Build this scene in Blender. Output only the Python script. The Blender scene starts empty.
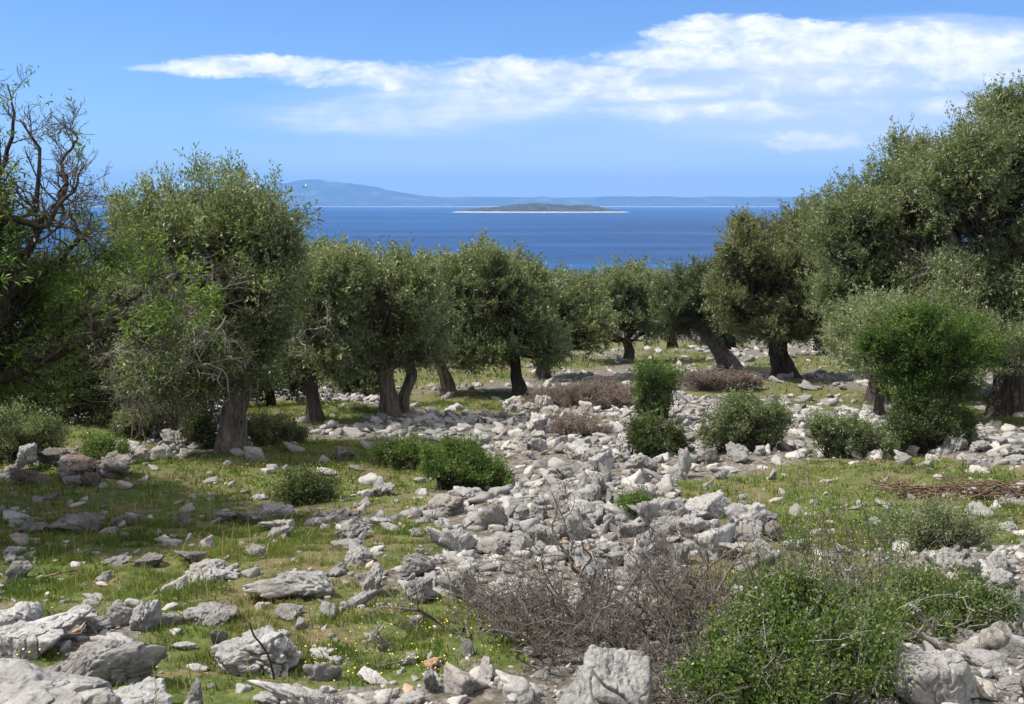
import bpy, math
import numpy as np
from mathutils import Vector

R = math.radians
rng = np.random.default_rng(11)
scene = bpy.context.scene
COL = scene.collection
UP = np.array([0., 0., 1.])

# ------------------------------------------------------------------ camera maths
FPX, EYE = 995.6, 1.7
PITCH = math.atan((352 - 204.5) / FPX)
CP, SP = math.cos(PITCH), math.sin(PITCH)
SEA = -44.0
SUN_EL, SUN_AZ = 56.0, 92.0        # azimuth measured from +Y towards -X


def ray(px, py):
    a, b = (px - 512) / FPX, (352 - py) / FPX
    return np.array([a, CP + b * SP, -SP + b * CP])


def at(px, py, Y):
    d = ray(px, py)
    return np.array([0, 0, EYE]) + d * (Y / d[1])


def project(p):
    p = np.atleast_2d(p)
    x, y, z = p[:, 0], p[:, 1], p[:, 2] - EYE
    dep = np.maximum(y * CP - z * SP, 1e-3)
    return 512 + FPX * x / dep, 352 - FPX * (y * SP + z * CP) / dep, dep


# ------------------------------------------------------------------ noise
def _hash(ix, iy, iz, seed):
    h = (ix.astype(np.int64) * 374761393 + iy.astype(np.int64) * 668265263 + iz.astype(np.int64) * 2147483647 + seed * 1274126177) & 0xffffffff
    h = ((h ^ (h >> 13)) * 1274126177) & 0xffffffff
    h = ((h ^ (h >> 16)) * 2246822519) & 0xffffffff
    return ((h ^ (h >> 15)) & 0xffffff) / float(0xffffff)


def vnoise(p, seed=0):
    i = np.floor(p).astype(np.int64)
    f = p - i
    f = f * f * f * (f * (f * 6 - 15) + 10)
    o = 0
    for dx in (0, 1):
        wx = f[:, 0] if dx else 1 - f[:, 0]
        for dy in (0, 1):
            wy = f[:, 1] if dy else 1 - f[:, 1]
            for dz in (0, 1):
                wz = f[:, 2] if dz else 1 - f[:, 2]
                o = o + wx * wy * wz * _hash(i[:, 0] + dx, i[:, 1] + dy, i[:, 2] + dz, seed)
    return o


def fbm(p, octs=4, seed=0, gain=.5):
    s = a = 0
    w = 1.
    for k in range(octs):
        s = s + w * vnoise(p * 2.03 ** k + 17.3 * k, seed + k)
        a += w
        w *= gain
    return s / a


def fbm2(x, y, sc, octs=3, seed=0):
    return fbm(np.stack([np.ravel(x) * sc, np.ravel(y) * sc, np.zeros(np.size(x)) + .37], 1), octs, seed)


def nrm(v):
    return v / np.maximum(np.linalg.norm(v, axis=-1, keepdims=True), 1e-9)


# ------------------------------------------------------------------ terrain
_PY = [-60, -20, 0, 5, 10, 15, 20, 30, 40, 52, 65, 80, 110, 200, 420, 520]
_PZ = [7, 2.4, 0, -.85, -1.65, -2.35, -3.0, -4.2, -5.3, -6.4, -7.8, -10, -16, -28, -47, -52]
MOUNDS = []


def terrain(x, y, fine=True):
    x = np.atleast_1d(np.asarray(x, float)).ravel()
    y = np.atleast_1d(np.asarray(y, float)).ravel()
    # smooth the profile by averaging neighbouring samples
    z = (np.interp(y - 1.5, _PY, _PZ) + np.interp(y, _PY, _PZ) * 2 + np.interp(y + 1.5, _PY, _PZ)) / 4
    far = np.clip(np.abs(y) / 40 + .35, .3, 2.5)
    z = z + (fbm2(x, y, .16, 3, 3) - .5) * .55 * far
    z = z + (fbm2(x, y, .75, 3, 5) - .5) * .22
    if fine:
        z = z + (fbm2(x, y, 4.5, 3, 8) - .5) * .07 * np.clip((45 - y) / 20, 0, 1)
    for (mx, my, rx, ry, h) in MOUNDS:
        z = z + h * np.exp(-((x - mx) / rx) ** 2 - ((y - my) / ry) ** 2)
    return z


def G(px, py):
    """where the ray through a pixel meets the ground"""
    d = ray(px, py)
    t = np.concatenate([np.linspace(2.0, 40, 1600), np.linspace(40.1, 160, 900)])
    p = np.array([0, 0, EYE]) + t[:, None] * d
    below = p[:, 2] < terrain(p[:, 0], p[:, 1], False)
    k = int(np.argmax(below)) if below.any() else len(t) - 1
    q = p[k]
    return np.array([q[0], q[1], terrain(q[0], q[1])[0]])


for (px, py, rx, ry, h) in [(600, 505, 1.1, 1.4, .22), (715, 540, .9, 1.0, .25), (70, 476, 1.1, .8, .15), (985, 580, .8, .8, .2), (980, 452, 1.5, 1.0, .15), (920, 680, .6, .5, .1)]:
    g = G(px, py)
    MOUNDS.append((g[0], g[1], rx, ry, h))

GRASS = [(100, 510, 190, 60, 1.1), (265, 482, 180, 26, 1), (335, 470, 110, 15, 1), (230, 545, 130, 26, 1), (80, 585, 140, 18, 1), (230, 590, 150, 16, .9), (330, 600, 120, 16, .8),
         (340, 560, 70, 22, .6), (405, 540, 40, 22, .8), (420, 625, 110, 22, 1), (350, 660, 120, 28, .9), (205, 652, 60, 26, 1), (20, 655, 40, 14, .9), (190, 690, 130, 22, .9), (300, 640, 150, 30, .9), (100, 610, 120, 16, .7),
         (505, 650, 40, 25, .7), (790, 500, 125, 22, 1), (900, 478, 140, 20, .9), (900, 525, 140, 28, 1), (1000, 412, 80, 14, 1.),
         (480, 402, 80, 12, .9), (300, 412, 80, 12, 1), (345, 449, 90, 9, 1), (230, 455, 60, 10, .6), (700, 390, 60, 8, .5), (850, 400, 80, 12, .6),
         (640, 505, 14, 10, .8), (100, 430, 110, 14, .7), (560, 362, 60, 9, .62), (470, 372, 70, 9, .65), (680, 360, 60, 10, .6), (780, 388, 60, 8, .6), (540, 345, 220, 7, .7), (610, 385, 60, 7, .5), (820, 365, 80, 10, .6), (400, 380, 100, 12, .7), (520, 430, 18, 5, .6), (600, 420, 30, 4, .5), (395, 505, 50, 18, .7), (800, 600, 150, 60, .6)]


def grassness(x, y, z):
    px, py, _ = project(np.stack([x, y, z], 1))
    g = np.zeros(len(px))
    for cx, cy, rx, ry, w in GRASS:
        g = np.maximum(g, w * np.clip(1.45 - .85 * (((px - cx) / rx) ** 2 + ((py - cy) / ry) ** 2), 0, 1))
    n = fbm2(x, y, 1.1, 5, 21, ) * .6 + fbm2(x, y, 4., 3, 22) * .4
    off = (px < -60) | (px > 1090) | (py > 730) | (y < 3)
    g = np.where(off, .75, g)
    return np.clip(g + (n - .5) * 1.6, 0, 1)


# ------------------------------------------------------------------ mesh building
def mesh_np(name, V, F, attr=None, smooth=False):
    """V (n,3); F (m,3|4) index array; attr: per-face float"""
    me = bpy.data.meshes.new(name)
    V = np.ascontiguousarray(V, np.float32)
    F = np.ascontiguousarray(F, np.int32)
    m, k = F.shape
    me.vertices.add(len(V))
    me.vertices.foreach_set('co', V.ravel())
    me.loops.add(m * k)
    me.loops.foreach_set('vertex_index', F.ravel())
    me.polygons.add(m)
    me.polygons.foreach_set('loop_start', np.arange(0, m * k, k, dtype=np.int32))
    if smooth:
        me.polygons.foreach_set('use_smooth', np.ones(m, bool))
    if attr is not None:
        a = me.attributes.new('tone', 'FLOAT', 'FACE')
        a.data.foreach_set('value', np.ascontiguousarray(attr, np.float32))
    me.update(calc_edges=True)
    return me


def link(name, me, mat, parent=None, loc=None):
    o = bpy.data.objects.new(name, me)
    COL.objects.link(o)
    if mat is not None and me is not None and not me.materials:
        me.materials.append(mat)
    if parent is not None:
        o.parent = parent
    if loc is not None:
        o.location = loc
    return o


def tag(o, label, cat, group=None):
    o['label'] = label
    o['category'] = cat
    if group:
        o['group'] = group
    return o


def kind(o, k):
    o['kind'] = k
    return o


def thing(name, label, cat, loc, group=None):
    o = bpy.data.objects.new(name, None)
    o.empty_display_size = .2
    COL.objects.link(o)
    o.location = loc
    return tag(o, label, cat, group)


class Bag:
    """collects geometry in world space, builds one mesh relative to an origin"""
    def __init__(s):
        s.V, s.F, s.A, s.n = [], [], [], 0

    def add(s, V, F, a=None):
        s.V.append(V)
        s.F.append(F + s.n)
        s.A.append(np.zeros(len(F)) if a is None else a)
        s.n += len(V)

    def tubes(s, P, Rd, sides=5, tone=None):
        P = np.asarray(P, float)
        Rd = np.asarray(Rd, float)
        M, K, _ = P.shape
        if M == 0:
            return
        T = nrm(np.gradient(P, axis=1))
        ref = nrm(rng.normal(size=(M, 1, 3)))
        bad = np.abs((T * ref).sum(-1, keepdims=True)).max(1, keepdims=True) > .93
        ref = np.where(bad, np.roll(ref, 1, axis=-1), ref)
        N = nrm(np.cross(T, ref))
        B = np.cross(T, N)
        th = np.linspace(0, 2 * np.pi, sides, endpoint=False)
        ring = P[:, :, None] + Rd[:, :, None, None] * (np.cos(th)[:, None] * N[:, :, None] + np.sin(th)[:, None] * B[:, :, None])
        V = ring.reshape(-1, 3)
        i = np.arange(M)[:, None, None] * K * sides
        k = np.arange(K - 1)[None, :, None] * sides
        j = np.arange(sides)[None, None, :]
        j2 = (j + 1) % sides
        F = np.stack([i + k + j, i + k + j2, i + k + sides + j2, i + k + sides + j], -1).reshape(-1, 4)
        t = np.repeat(rng.random(M) if tone is None else np.broadcast_to(tone, (M,)), (K - 1) * sides)
        s.add(V, F, t)

    def build(s, name, mat, parent=None, origin=None, smooth=False):
        V = np.concatenate(s.V)
        if parent is not None and origin is None:
            origin = np.array(parent.location)
        if origin is not None:
            V = V - np.asarray(origin)
        me = mesh_np(name, V, np.concatenate(s.F), np.concatenate(s.A), smooth)
        return link(name, me, mat, parent, None if parent is not None else origin)


def leaves(bag, P, D, L, n, ll, lw, tone, spread=.75, droop=0., jit=.02):
    """n leaves along every spray (P start, D direction, L length)"""
    M = len(P)
    t = (np.arange(n)[None, :] + rng.random((M, n))) / n
    L = np.broadcast_to(np.asarray(L, float), (M,))
    base = P[:, None] + D[:, None] * (L[:, None] * t)[..., None] + rng.normal(size=(M, n, 3)) * jit
    d = nrm(D[:, None] * .55 + nrm(rng.normal(size=(M, n, 3))) * spread + np.array([0, 0, .1 - droop]))
    side = nrm(np.cross(d, nrm(rng.normal(size=(M, n, 3)))))
    s = rng.uniform(.65, 1.25, (M, n, 1))
    l, w = ll * s, lw * s * rng.uniform(.8, 1.2, (M, n, 1))
    nor = np.cross(d, side)
    q = np.stack([base, base + d * l * .45 + side * w * .5, base + d * l + nor * l * .12, base + d * l * .45 - side * w * .5], 2).reshape(-1, 3)
    F = np.arange(M * n * 4).reshape(-1, 4)
    tt = np.broadcast_to(np.asarray(tone, float), (M,))[:, None] + rng.normal(size=(M, n)) * .17
    bag.add(q, F, np.clip(tt, 0, 1).ravel())


def curve(A, B, K, bend=.15, sag=0.):
    """M wobbly polylines from A to B"""
    A, B = np.atleast_2d(A).astype(float), np.atleast_2d(B).astype(float)
    M = max(len(A), len(B))
    A, B = np.broadcast_to(A, (M, 3)), np.broadcast_to(B, (M, 3))
    t = np.linspace(0, 1, K)[None, :, None]
    ln = np.linalg.norm(B - A, axis=1)[:, None, None]
    o1, o2, o3 = (rng.normal(size=(M, 1, 3)) for _ in range(3))
    P = A[:, None] * (1 - t) + B[:, None] * t
    P = P + ln * bend * (np.sin(np.pi * t) * o1 * .55 + np.sin(2 * np.pi * t) * o2 * .35 + np.sin(3.3 * np.pi * t) * np.sin(np.pi * t) * o3 * .25)
    P[..., 2] += (np.sin(np.pi * t) * ln * -sag)[..., 0]
    return P


def sprout(P, Rd, n, length, K=5, ang=.9, up=.15, t0=.25, bend=.12, rr=.55, rend=.35):
    """n children on each polyline"""
    M, K0, _ = P.shape
    t = rng.uniform(t0, 1, (M, n)) * (K0 - 1.001)
    i = np.floor(t).astype(int)
    f = (t - i)[..., None]
    m = np.arange(M)[:, None]
    S = P[m, i] * (1 - f) + P[m, i + 1] * f
    T = nrm(P[m, i + 1] - P[m, i])
    r = (Rd[m, i] * (1 - f[..., 0]) + Rd[m, i + 1] * f[..., 0]) * rr
    D = nrm(T + nrm(rng.normal(size=S.shape)) * ang + UP * up)
    L = length * rng.uniform(.45, 1.2, (M, n)) * (1.15 - .5 * t / K0)
    S, D, L, r = S.reshape(-1, 3), D.reshape(-1, 3), L.ravel(), r.ravel()
    C = curve(S, S + D * L[:, None], K, bend)
    RR = r[:, None] * np.linspace(1, rend, K)[None]
    return C, RR


# ------------------------------------------------------------------ materials
def nt(name):
    m = bpy.data.materials.new(name)
    m.use_nodes = True
    t = m.node_tree
    t.nodes.clear()
    return m, t, (lambda ty, **k: _node(t, ty, k))


def _node(t, ty, k):
    n = t.nodes.new(ty)
    for a, v in k.items():
        setattr(n, a, v)
    return n


class NT:
    def __init__(s, tree):
        s.t = tree

    def n(s, ty, ins=None, **k):
        n = s.t.nodes.new(ty)
        for a, v in k.items():
            setattr(n, a, v)
        for a, v in (ins or {}).items():
            s.set(n.inputs[a], v)
        return n

    def set(s, sock, v):
        if isinstance(v, bpy.types.NodeSocket):
            s.t.links.new(v, sock)
        else:
            sock.default_value = v

    def m(s, op, a, b=None, c=None, clamp=False):
        n = s.t.nodes.new('ShaderNodeMath')
        n.operation = op
        n.use_clamp = clamp
        for i, v in enumerate((a, b, c)):
            if v is not None:
                s.set(n.inputs[i], v)
        return n.outputs[0]

    def ramp(s, fac, stops, interp='LINEAR'):
        n = s.t.nodes.new('ShaderNodeValToRGB')
        n.color_ramp.interpolation = interp
        e = n.color_ramp.elements
        while len(e) < len(stops):
            e.new(.5)
        for i, (p, c) in enumerate(stops):
            e[i].position = p
            e[i].color = (*c, 1) if len(c) == 3 else c
        s.set(n.inputs[0], fac)
        return n.outputs[0]

    def mix(s, f, a, b, blend='MIX'):
        n = s.t.nodes.new('ShaderNodeMix')
        n.data_type = 'RGBA'
        n.blend_type = blend
        s.set(n.inputs[0], f)
        for i, v in ((6, a), (7, b)):
            s.set(n.inputs[i], v if isinstance(v, bpy.types.NodeSocket) else (*v, 1))
        return n.outputs[2]

    def noise(s, vec, scale, detail=4, rough=.55, dist=0.):
        n = s.n('ShaderNodeTexNoise', {'Scale': scale, 'Detail': detail, 'Roughness': rough, 'Distortion': dist})
        if vec is not None:
            s.set(n.inputs['Vector'], vec)
        return n.outputs[0]


def new_mat(name):
    m = bpy.data.materials.new(name)
    m.use_nodes = True
    m.node_tree.nodes.clear()
    return m, NT(m.node_tree)


def finish(m, N, col, rough=.8, bump=None, strength=.4, dist=.02, spec=.3, normal=None):
    p = N.n('ShaderNodeBsdfPrincipled', {'Roughness': rough, 'Specular IOR Level': spec})
    N.set(p.inputs['Base Color'], col if isinstance(col, bpy.types.NodeSocket) else (*col, 1))
    if bump is not None:
        b = N.n('ShaderNodeBump', {'Strength': strength, 'Distance': dist, 'Height': bump})
        N.set(p.inputs['Normal'], b.outputs[0])
    o = N.n('ShaderNodeOutputMaterial')
    N.set(o.inputs[0], p.outputs[0])
    return m


def leaf_mat(name, stops, trans=.3, spec=.3, rough=.5):
    m, N = new_mat(name)
    a = N.n('ShaderNodeAttribute', attribute_name='tone').outputs['Fac']
    c = N.ramp(a, stops)
    p = N.n('ShaderNodeBsdfPrincipled', {'Roughness': rough, 'Specular IOR Level': spec, 'Base Color': c})
    tc = N.mix(1., c, (1.5, 1.6, .7), 'MULTIPLY')
    tr = N.n('ShaderNodeBsdfTranslucent', {'Color': tc})
    ms = N.n('ShaderNodeMixShader', {0: trans, 1: p.outputs[0], 2: tr.outputs[0]})
    o = N.n('ShaderNodeOutputMaterial')
    N.set(o.inputs[0], ms.outputs[0])
    return m


def rock_mat(name, dark, mid, light, tint=(.3, .22, .13), tint_amt=.25):
    m, N = new_mat(name)
    tc = N.n('ShaderNodeTexCoord').outputs['Object']
    rnd = N.n('ShaderNodeObjectInfo').outputs['Random']
    off = N.n('ShaderNodeCombineXYZ', {0: N.m('MULTIPLY', rnd, 37.), 1: N.m('MULTIPLY', rnd, 91.), 2: N.m('MULTIPLY', rnd, 13.)}).outputs[0]
    v = N.n('ShaderNodeVectorMath', {0: tc, 1: off}, operation='ADD').outputs[0]
    n1 = N.noise(v, 2.2, 6, .6, .6)
    n2 = N.noise(v, 11., 6, .7)
    n3 = N.noise(v, 45., 4, .7)
    w = N.m('ADD', N.m('MULTIPLY', n1, .55), N.m('MULTIPLY', n2, .45))
    col = N.ramp(w, [(.33, dark), (.47, mid), (.62, light)])
    # dark lichen specks and pale scuffs
    sp = N.ramp(N.noise(v, 24., 5, .65), [(.53, (0, 0, 0)), (.63, (1, 1, 1))])
    col = N.mix(N.m('MULTIPLY', sp, .6), col, tuple(x * .42 for x in mid))
    sc = N.ramp(N.noise(v, 16., 6, .75, 1.2), [(.6, (0, 0, 0)), (.68, (1, 1, 1))])
    col = N.mix(N.m('MULTIPLY', sc, .5), col, tuple(min(1, x * 1.35) for x in light))
    st = N.ramp(N.noise(v, 1.3, 3, .5), [(.55, (0, 0, 0)), (.7, (1, 1, 1))])
    col = N.mix(N.m('MULTIPLY', st, tint_amt), col, tint)
    br = N.m('MULTIPLY_ADD', rnd, .45, .78)
    col = N.mix(1., col, N.n('ShaderNodeCombineColor', {0: br, 1: br, 2: br}).outputs[0], 'MULTIPLY')
    vo = N.n('ShaderNodeTexVoronoi', {'Vector': v, 'Scale': 7.}, feature='F1').outputs[0]
    h = N.m('ADD', N.m('ADD', N.m('MULTIPLY', n2, .7), N.m('MULTIPLY', n3, .3)), N.m('MULTIPLY', vo, .22))
    return finish(m, N, col, .92, h, .75, .045, .15)


M = {}
M['rock'] = rock_mat('limestone', (.125, .12, .114), (.24, .232, .222), (.35, .34, .327))
M['rock_pale'] = rock_mat('pale_limestone', (.17, .162, .152), (.285, .274, .26), (.4, .387, .366), (.45, .33, .18), .3)
M['rock_dark'] = rock_mat('stained_and_shaded_limestone', (.08, .072, .067), (.145, .132, .124), (.22, .207, .195), (.22, .13, .08), .5)  # real stain on single rocks, painted shade on the tumbled wall
M['rock_orange'] = rock_mat('ochre_limestone', (.33, .18, .09), (.42, .26, .14), (.5, .42, .33), (.5, .27, .12), .5)

OLIVE = [(0, (.052, .068, .028)), (.35, (.115, .142, .066)), (.7, (.205, .232, .13)), (1, (.36, .375, .27))]
M['olive'] = leaf_mat('olive_leaf', OLIVE, .36, .4, .42)
M['olive_brown'] = leaf_mat('dry_olive_leaf', [(0, (.056, .066, .028)), (.4, (.122, .138, .066)), (.75, (.21, .216, .125)), (1, (.34, .32, .22))], .36, .35, .45)
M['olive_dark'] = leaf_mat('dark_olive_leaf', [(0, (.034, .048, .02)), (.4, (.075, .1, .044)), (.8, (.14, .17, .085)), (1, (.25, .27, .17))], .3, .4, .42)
M['almond'] = leaf_mat('fresh_leaf', [(0, (.034, .064, .013)), (.45, (.09, .145, .032)), (.8, (.165, .225, .055)), (1, (.27, .31, .12))], .42, .3, .5)
M['bush'] = leaf_mat('shrub_leaf', [(0, (.035, .062, .014)), (.45, (.085, .135, .032)), (.8, (.16, .21, .055)), (1, (.27, .29, .12))], .38, .4, .4)
M['maquis'] = leaf_mat('dark_shrub_leaf', [(0, (.03, .042, .014)), (.5, (.07, .09, .032)), (1, (.16, .18, .08))], .3, .3, .5)
M['grass'] = leaf_mat('grass_blade', [(0, (.06, .095, .02)), (.4, (.11, .15, .035)), (.65, (.16, .17, .055)), (.85, (.22, .18, .085)), (1, (.3, .22, .13))], .35, .15, .6)
M['heather'] = leaf_mat('dry_heather', [(0, (.12, .09, .082)), (.5, (.21, .163, .15)), (1, (.33, .275, .25))], .1, .1, .8)
M['weed'] = leaf_mat('weed_leaf', [(0, (.05, .1, .02)), (.5, (.12, .19, .04)), (1, (.26, .3, .1))], .3, .2, .6)
M['flower'] = leaf_mat('petal', [(0, (.75, .55, .03)), (.6, (.8, .68, .06)), (1, (.8, .78, .6))], .2, .1, .7)


def bark_mat(name, dark, light, sc=1.):
    m, N = new_mat(name)
    tc = N.n('ShaderNodeTexCoord').outputs['Object']
    mp = N.n('ShaderNodeMapping', {0: tc, 'Scale': (9 * sc, 9 * sc, 1.6 * sc)}).outputs[0]
    n1 = N.noise(mp, 1.5, 6, .65, .8)
    n2 = N.noise(tc, 22 * sc, 4, .6)
    w = N.m('ADD', N.m('MULTIPLY', n1, .7), N.m('MULTIPLY', n2, .3))
    col = N.ramp(w, [(.36, dark), (.62, light)])
    return finish(m, N, col, .95, w, .9, .05, .1)


M['bark'] = bark_mat('olive_bark', (.03, .025, .021), (.2, .175, .152))
M['bark_dark'] = bark_mat('dark_bark', (.018, .015, .013), (.09, .075, .062))
M['dead'] = bark_mat('dead_wood', (.065, .055, .048), (.23, .197, .176), 2.)
M['dead_pale'] = bark_mat('bleached_wood', (.14, .125, .11), (.4, .37, .33), 2.)
M['dead_brown'] = bark_mat('brown_dead_wood', (.07, .045, .032), (.26, .18, .13), 2.)
M['cut'] = bark_mat('cut_wood', (.4, .22, .1), (.6, .38, .2), 2.)

# ground
gm, N = new_mat('stony_meadow')
tc = N.n('ShaderNodeTexCoord').outputs['Object']
att = N.n('ShaderNodeAttribute', attribute_name='grassy').outputs['Fac']
na = N.noise(tc, .9, 6, .6)
nb = N.noise(tc, 7., 6, .65)
nc = N.noise(tc, 38., 4, .7)
green = N.ramp(nb, [(.3, (.045, .06, .018)), (.5, (.085, .11, .03)), (.7, (.15, .15, .055))])
soil = N.ramp(nc, [(.3, (.08, .05, .032)), (.5, (.17, .115, .075)), (.7, (.27, .21, .15))])
sw = N.ramp(N.m('ADD', N.m('MULTIPLY', na, .6), N.m('MULTIPLY', nb, .4)), [(.46, (0, 0, 0)), (.57, (1, 1, 1))])
meadow = N.mix(N.m('MULTIPLY', sw, .65), green, soil)
vo = N.n('ShaderNodeTexVoronoi', {'Vector': tc, 'Scale': 13., 'Randomness': 1.})
vo2 = N.n('ShaderNodeTexVoronoi', {'Vector': tc, 'Scale': 34., 'Randomness': 1.})
cellv = N.n('ShaderNodeSeparateColor', {0: vo.outputs['Color']}).outputs[0]
cell2 = N.n('ShaderNodeSeparateColor', {0: vo2.outputs['Color']}).outputs[0]
peb = N.ramp(N.m('ADD', N.m('MULTIPLY', cellv, .5), N.m('MULTIPLY', cell2, .5)), [(.15, (.07, .06, .045)), (.4, (.14, .128, .112)), (.75, (.21, .2, .185)), (1, (.3, .287, .265))])
peb = N.mix(N.m('MULTIPLY', N.ramp(vo.outputs['Distance'], [(.45, (0, 0, 0)), (.75, (1, 1, 1))]), .75), peb, (.09, .075, .05))
gf = N.ramp(N.m('ADD', att, N.m('MULTIPLY', N.m('SUBTRACT', nb, .5), .9)), [(.3, (0, 0, 0)), (.55, (1, 1, 1))])
gcol = N.mix(gf, peb, meadow)
gh = N.m('ADD', N.m('ADD', N.m('MULTIPLY', nc, .4), N.m('MULTIPLY', nb, .5)), N.m('MULTIPLY', N.m('SUBTRACT', 1., vo.outputs['Distance']), .5))
M['ground'] = finish(gm, N, gcol, .95, gh, .8, .05, .1)

# ------------------------------------------------------------------ ground sheet
ny, nx = 520, 440
yy = np.concatenate([np.linspace(-45, 2, 30, endpoint=False), 2 + (518 * (np.exp(np.linspace(0, 1, ny - 30) * 5.2) - 1) / (math.exp(5.2) - 1))])
u = np.linspace(-1, 1, nx)
u = u * .55 + .45 * u ** 3
hw = 26 + np.abs(yy) * 1.5
X = (u[None] * hw[:, None])
Y = np.repeat(yy[:, None], nx, 1)
Z = terrain(X, Y)
V = np.stack([X.ravel(), Y.ravel(), Z], 1)
i = (np.arange(ny - 1)[:, None] * nx + np.arange(nx - 1)[None]).ravel()
me = mesh_np('ground', V, np.stack([i, i + 1, i + nx + 1, i + nx], 1), None, True)
a = me.attributes.new('grassy', 'FLOAT', 'POINT')
a.data.foreach_set('value', grassness(V[:, 0], V[:, 1], V[:, 2]).astype(np.float32))
kind(link('ground', me, M['ground']), 'structure')

# ------------------------------------------------------------------ sea, island, far coast
sm, N = new_mat('sea_water')
tc = N.n('ShaderNodeTexCoord').outputs['Object']
mp = N.n('ShaderNodeMapping', {0: tc, 'Scale': (.012, .03, 1.)}).outputs[0]
w1 = N.noise(mp, 3.0, 6, .7)
w2 = N.noise(N.n('ShaderNodeMapping', {0: tc, 'Scale': (.0006, .003, 1.)}).outputs[0], 2., 4, .6)
sc_ = N.ramp(w2, [(.4, (.002, .018, .065)), (.5, (.003, .034, .115)), (.6, (.008, .06, .175))])
sc_ = N.mix(N.ramp(w1, [(.5, (0, 0, 0)), (.75, (.5, .5, .5))]), sc_, (.02, .1, .26))
finish(sm, N, sc_, .35, w1, 1., 3., .12)
x0, y0, y1 = 16000, 250, 21500
kind(link('sea', mesh_np('sea', np.array([[-x0, y0, SEA], [x0, y0, SEA], [x0, y1, SEA], [-x0, y1, SEA]]), np.array([[0, 1, 2, 3]])), sm), 'structure')


def coast_mat(name, scrub, stone, shore_top, shore=(.62, .58, .5), bare=.5, sc=.01):
    m, N = new_mat(name)
    tc = N.n('ShaderNodeTexCoord').outputs['Object']
    z = N.n('ShaderNodeSeparateXYZ', {0: tc}).outputs[2]
    n = N.noise(tc, sc, 8, .65)
    c = N.mix(N.ramp(n, [(bare - .05, (0, 0, 0)), (bare + .1, (1, 1, 1))]), scrub, stone)
    zz = N.m('ADD', z, N.m('MULTIPLY', N.m('SUBTRACT', n, .5), shore_top * 1.7))
    c = N.mix(N.ramp(N.m('DIVIDE', zz, shore_top * 2), [(.4, (1, 1, 1)), (.55, (0, 0, 0))]), c, shore)
    return finish(m, N, c, .95, n, .5, 5., .05)


def land(name, cx, cy, hx, hy, prof, nxx, nyy, mat, rough, seed, flat=.72):
    u, v = np.linspace(-1, 1, nxx), np.linspace(-1, 1, nyy)
    U, W = np.meshgrid(u, v)
    x, y = cx + U * hx, cy + W * hy
    h = prof(x, y, U, W)
    n = fbm(np.stack([x.ravel() / rough, y.ravel() / rough, 0 * x.ravel()], 1), 5, seed).reshape(x.shape)
    z = np.where(h > 0, h * (flat + (1 - flat) * 2 * n), -3)
    V = np.stack([x.ravel() - cx, y.ravel() - cy, z.ravel()], 1)
    i = (np.arange(nyy - 1)[:, None] * nxx + np.arange(nxx - 1)[None]).ravel()
    me = mesh_np(name, V, np.stack([i, i + 1, i + nxx + 1, i + nxx], 1), None, True)
    return kind(link(name, me, mat, None, (cx, cy, SEA)), 'structure')


IY = 6000.
ic = at(540, 210, IY)


def isl(x, y, U, W):
    e = 1 - np.abs(U) ** 2.0 * 1.0 - W ** 2 * 1.0 + (fbm(np.stack([U.ravel() * 4, W.ravel() * 3, 0 * U.ravel()], 1), 4, 5).reshape(U.shape) - .5) * .25
    hump = 14 + 34 * np.exp(-((U + .02) / .42) ** 2) + 10 * np.exp(-((U - .5) / .2) ** 2)
    base = np.where(e > 0, np.clip(e * 5, 0, 1) * 7, 0)
    bump = fbm(np.stack([x.ravel() / 22, y.ravel() / 22, 0 * x.ravel()], 1), 3, 9).reshape(x.shape)
    return base + np.clip((e - .12) * 2.2, 0, 1) * (hump * .82 + (bump - .3) * 12)


land('island', ic[0], IY, 545, 330, isl, 420, 90, coast_mat('island_scrub', (.04, .045, .02), (.085, .08, .045), 6., (.42, .38, .31), .52, .02), 160., 3)

CY = 19000.
_cx = np.array([-200, 60, 110, 170, 230, 262, 285, 312, 340, 372, 400, 436, 470, 520, 560, 640, 700, 790, 900, 1100, 1300])
_cy = np.array([199, 196, 194, 194.5, 188, 182.5, 181, 181.2, 183, 188, 193.5, 197.5, 196.8, 197.6, 197.4, 196.6, 197, 196.6, 196, 197, 199])


def coast(x, y, U, W):
    px = 512 + x / CY * FPX * .993
    top = np.interp(px, _cx, _cy)
    h = (204.5 - top) / FPX * CY * 1.02 + 46
    rise = np.clip((W + 1) / 1.15, 0, 1) ** .8 * np.clip((1 - W) * 6, 0, 1)
    r2 = fbm(np.stack([x.ravel() / 500, y.ravel() / 900, 0 * x.ravel()], 1), 4, 19).reshape(x.shape)
    return np.maximum(h * rise * (.86 + .28 * r2), 14) * (W > -.99)


land('far_coast', 0, CY + 1000, 15800, 1300, coast, 900, 60, coast_mat('coast_scrub', (.055, .075, .045), (.15, .145, .125), 11., (.42, .4, .37), .56, .0022), 700., 7, .9)

# the air over the strait
hz = bpy.data.materials.new('haze_air')
hz.use_nodes = True
hz.node_tree.nodes.clear()
N = NT(hz.node_tree)
pv = N.n('ShaderNodeVolumePrincipled', {'Color': (.2, .47, 1, 1), 'Density': 6e-5, 'Anisotropy': 0.})
o = N.n('ShaderNodeOutputMaterial')
N.set(o.inputs['Volume'], pv.outputs[0])
bx, b0, b1, bz0, bz1 = 17000, -120, 23000, SEA - 12, 620
Vb = np.array([[x, y, z] for z in (bz0, bz1) for x, y in ((-bx, b0), (bx, b0), (bx, b1), (-bx, b1))])
Fb = np.array([[3, 2, 1, 0], [4, 5, 6, 7], [0, 1, 5, 4], [1, 2, 6, 5], [2, 3, 7, 6], [3, 0, 4, 7]])
kind(link('haze', mesh_np('haze', Vb, Fb), hz), 'stuff')

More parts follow.
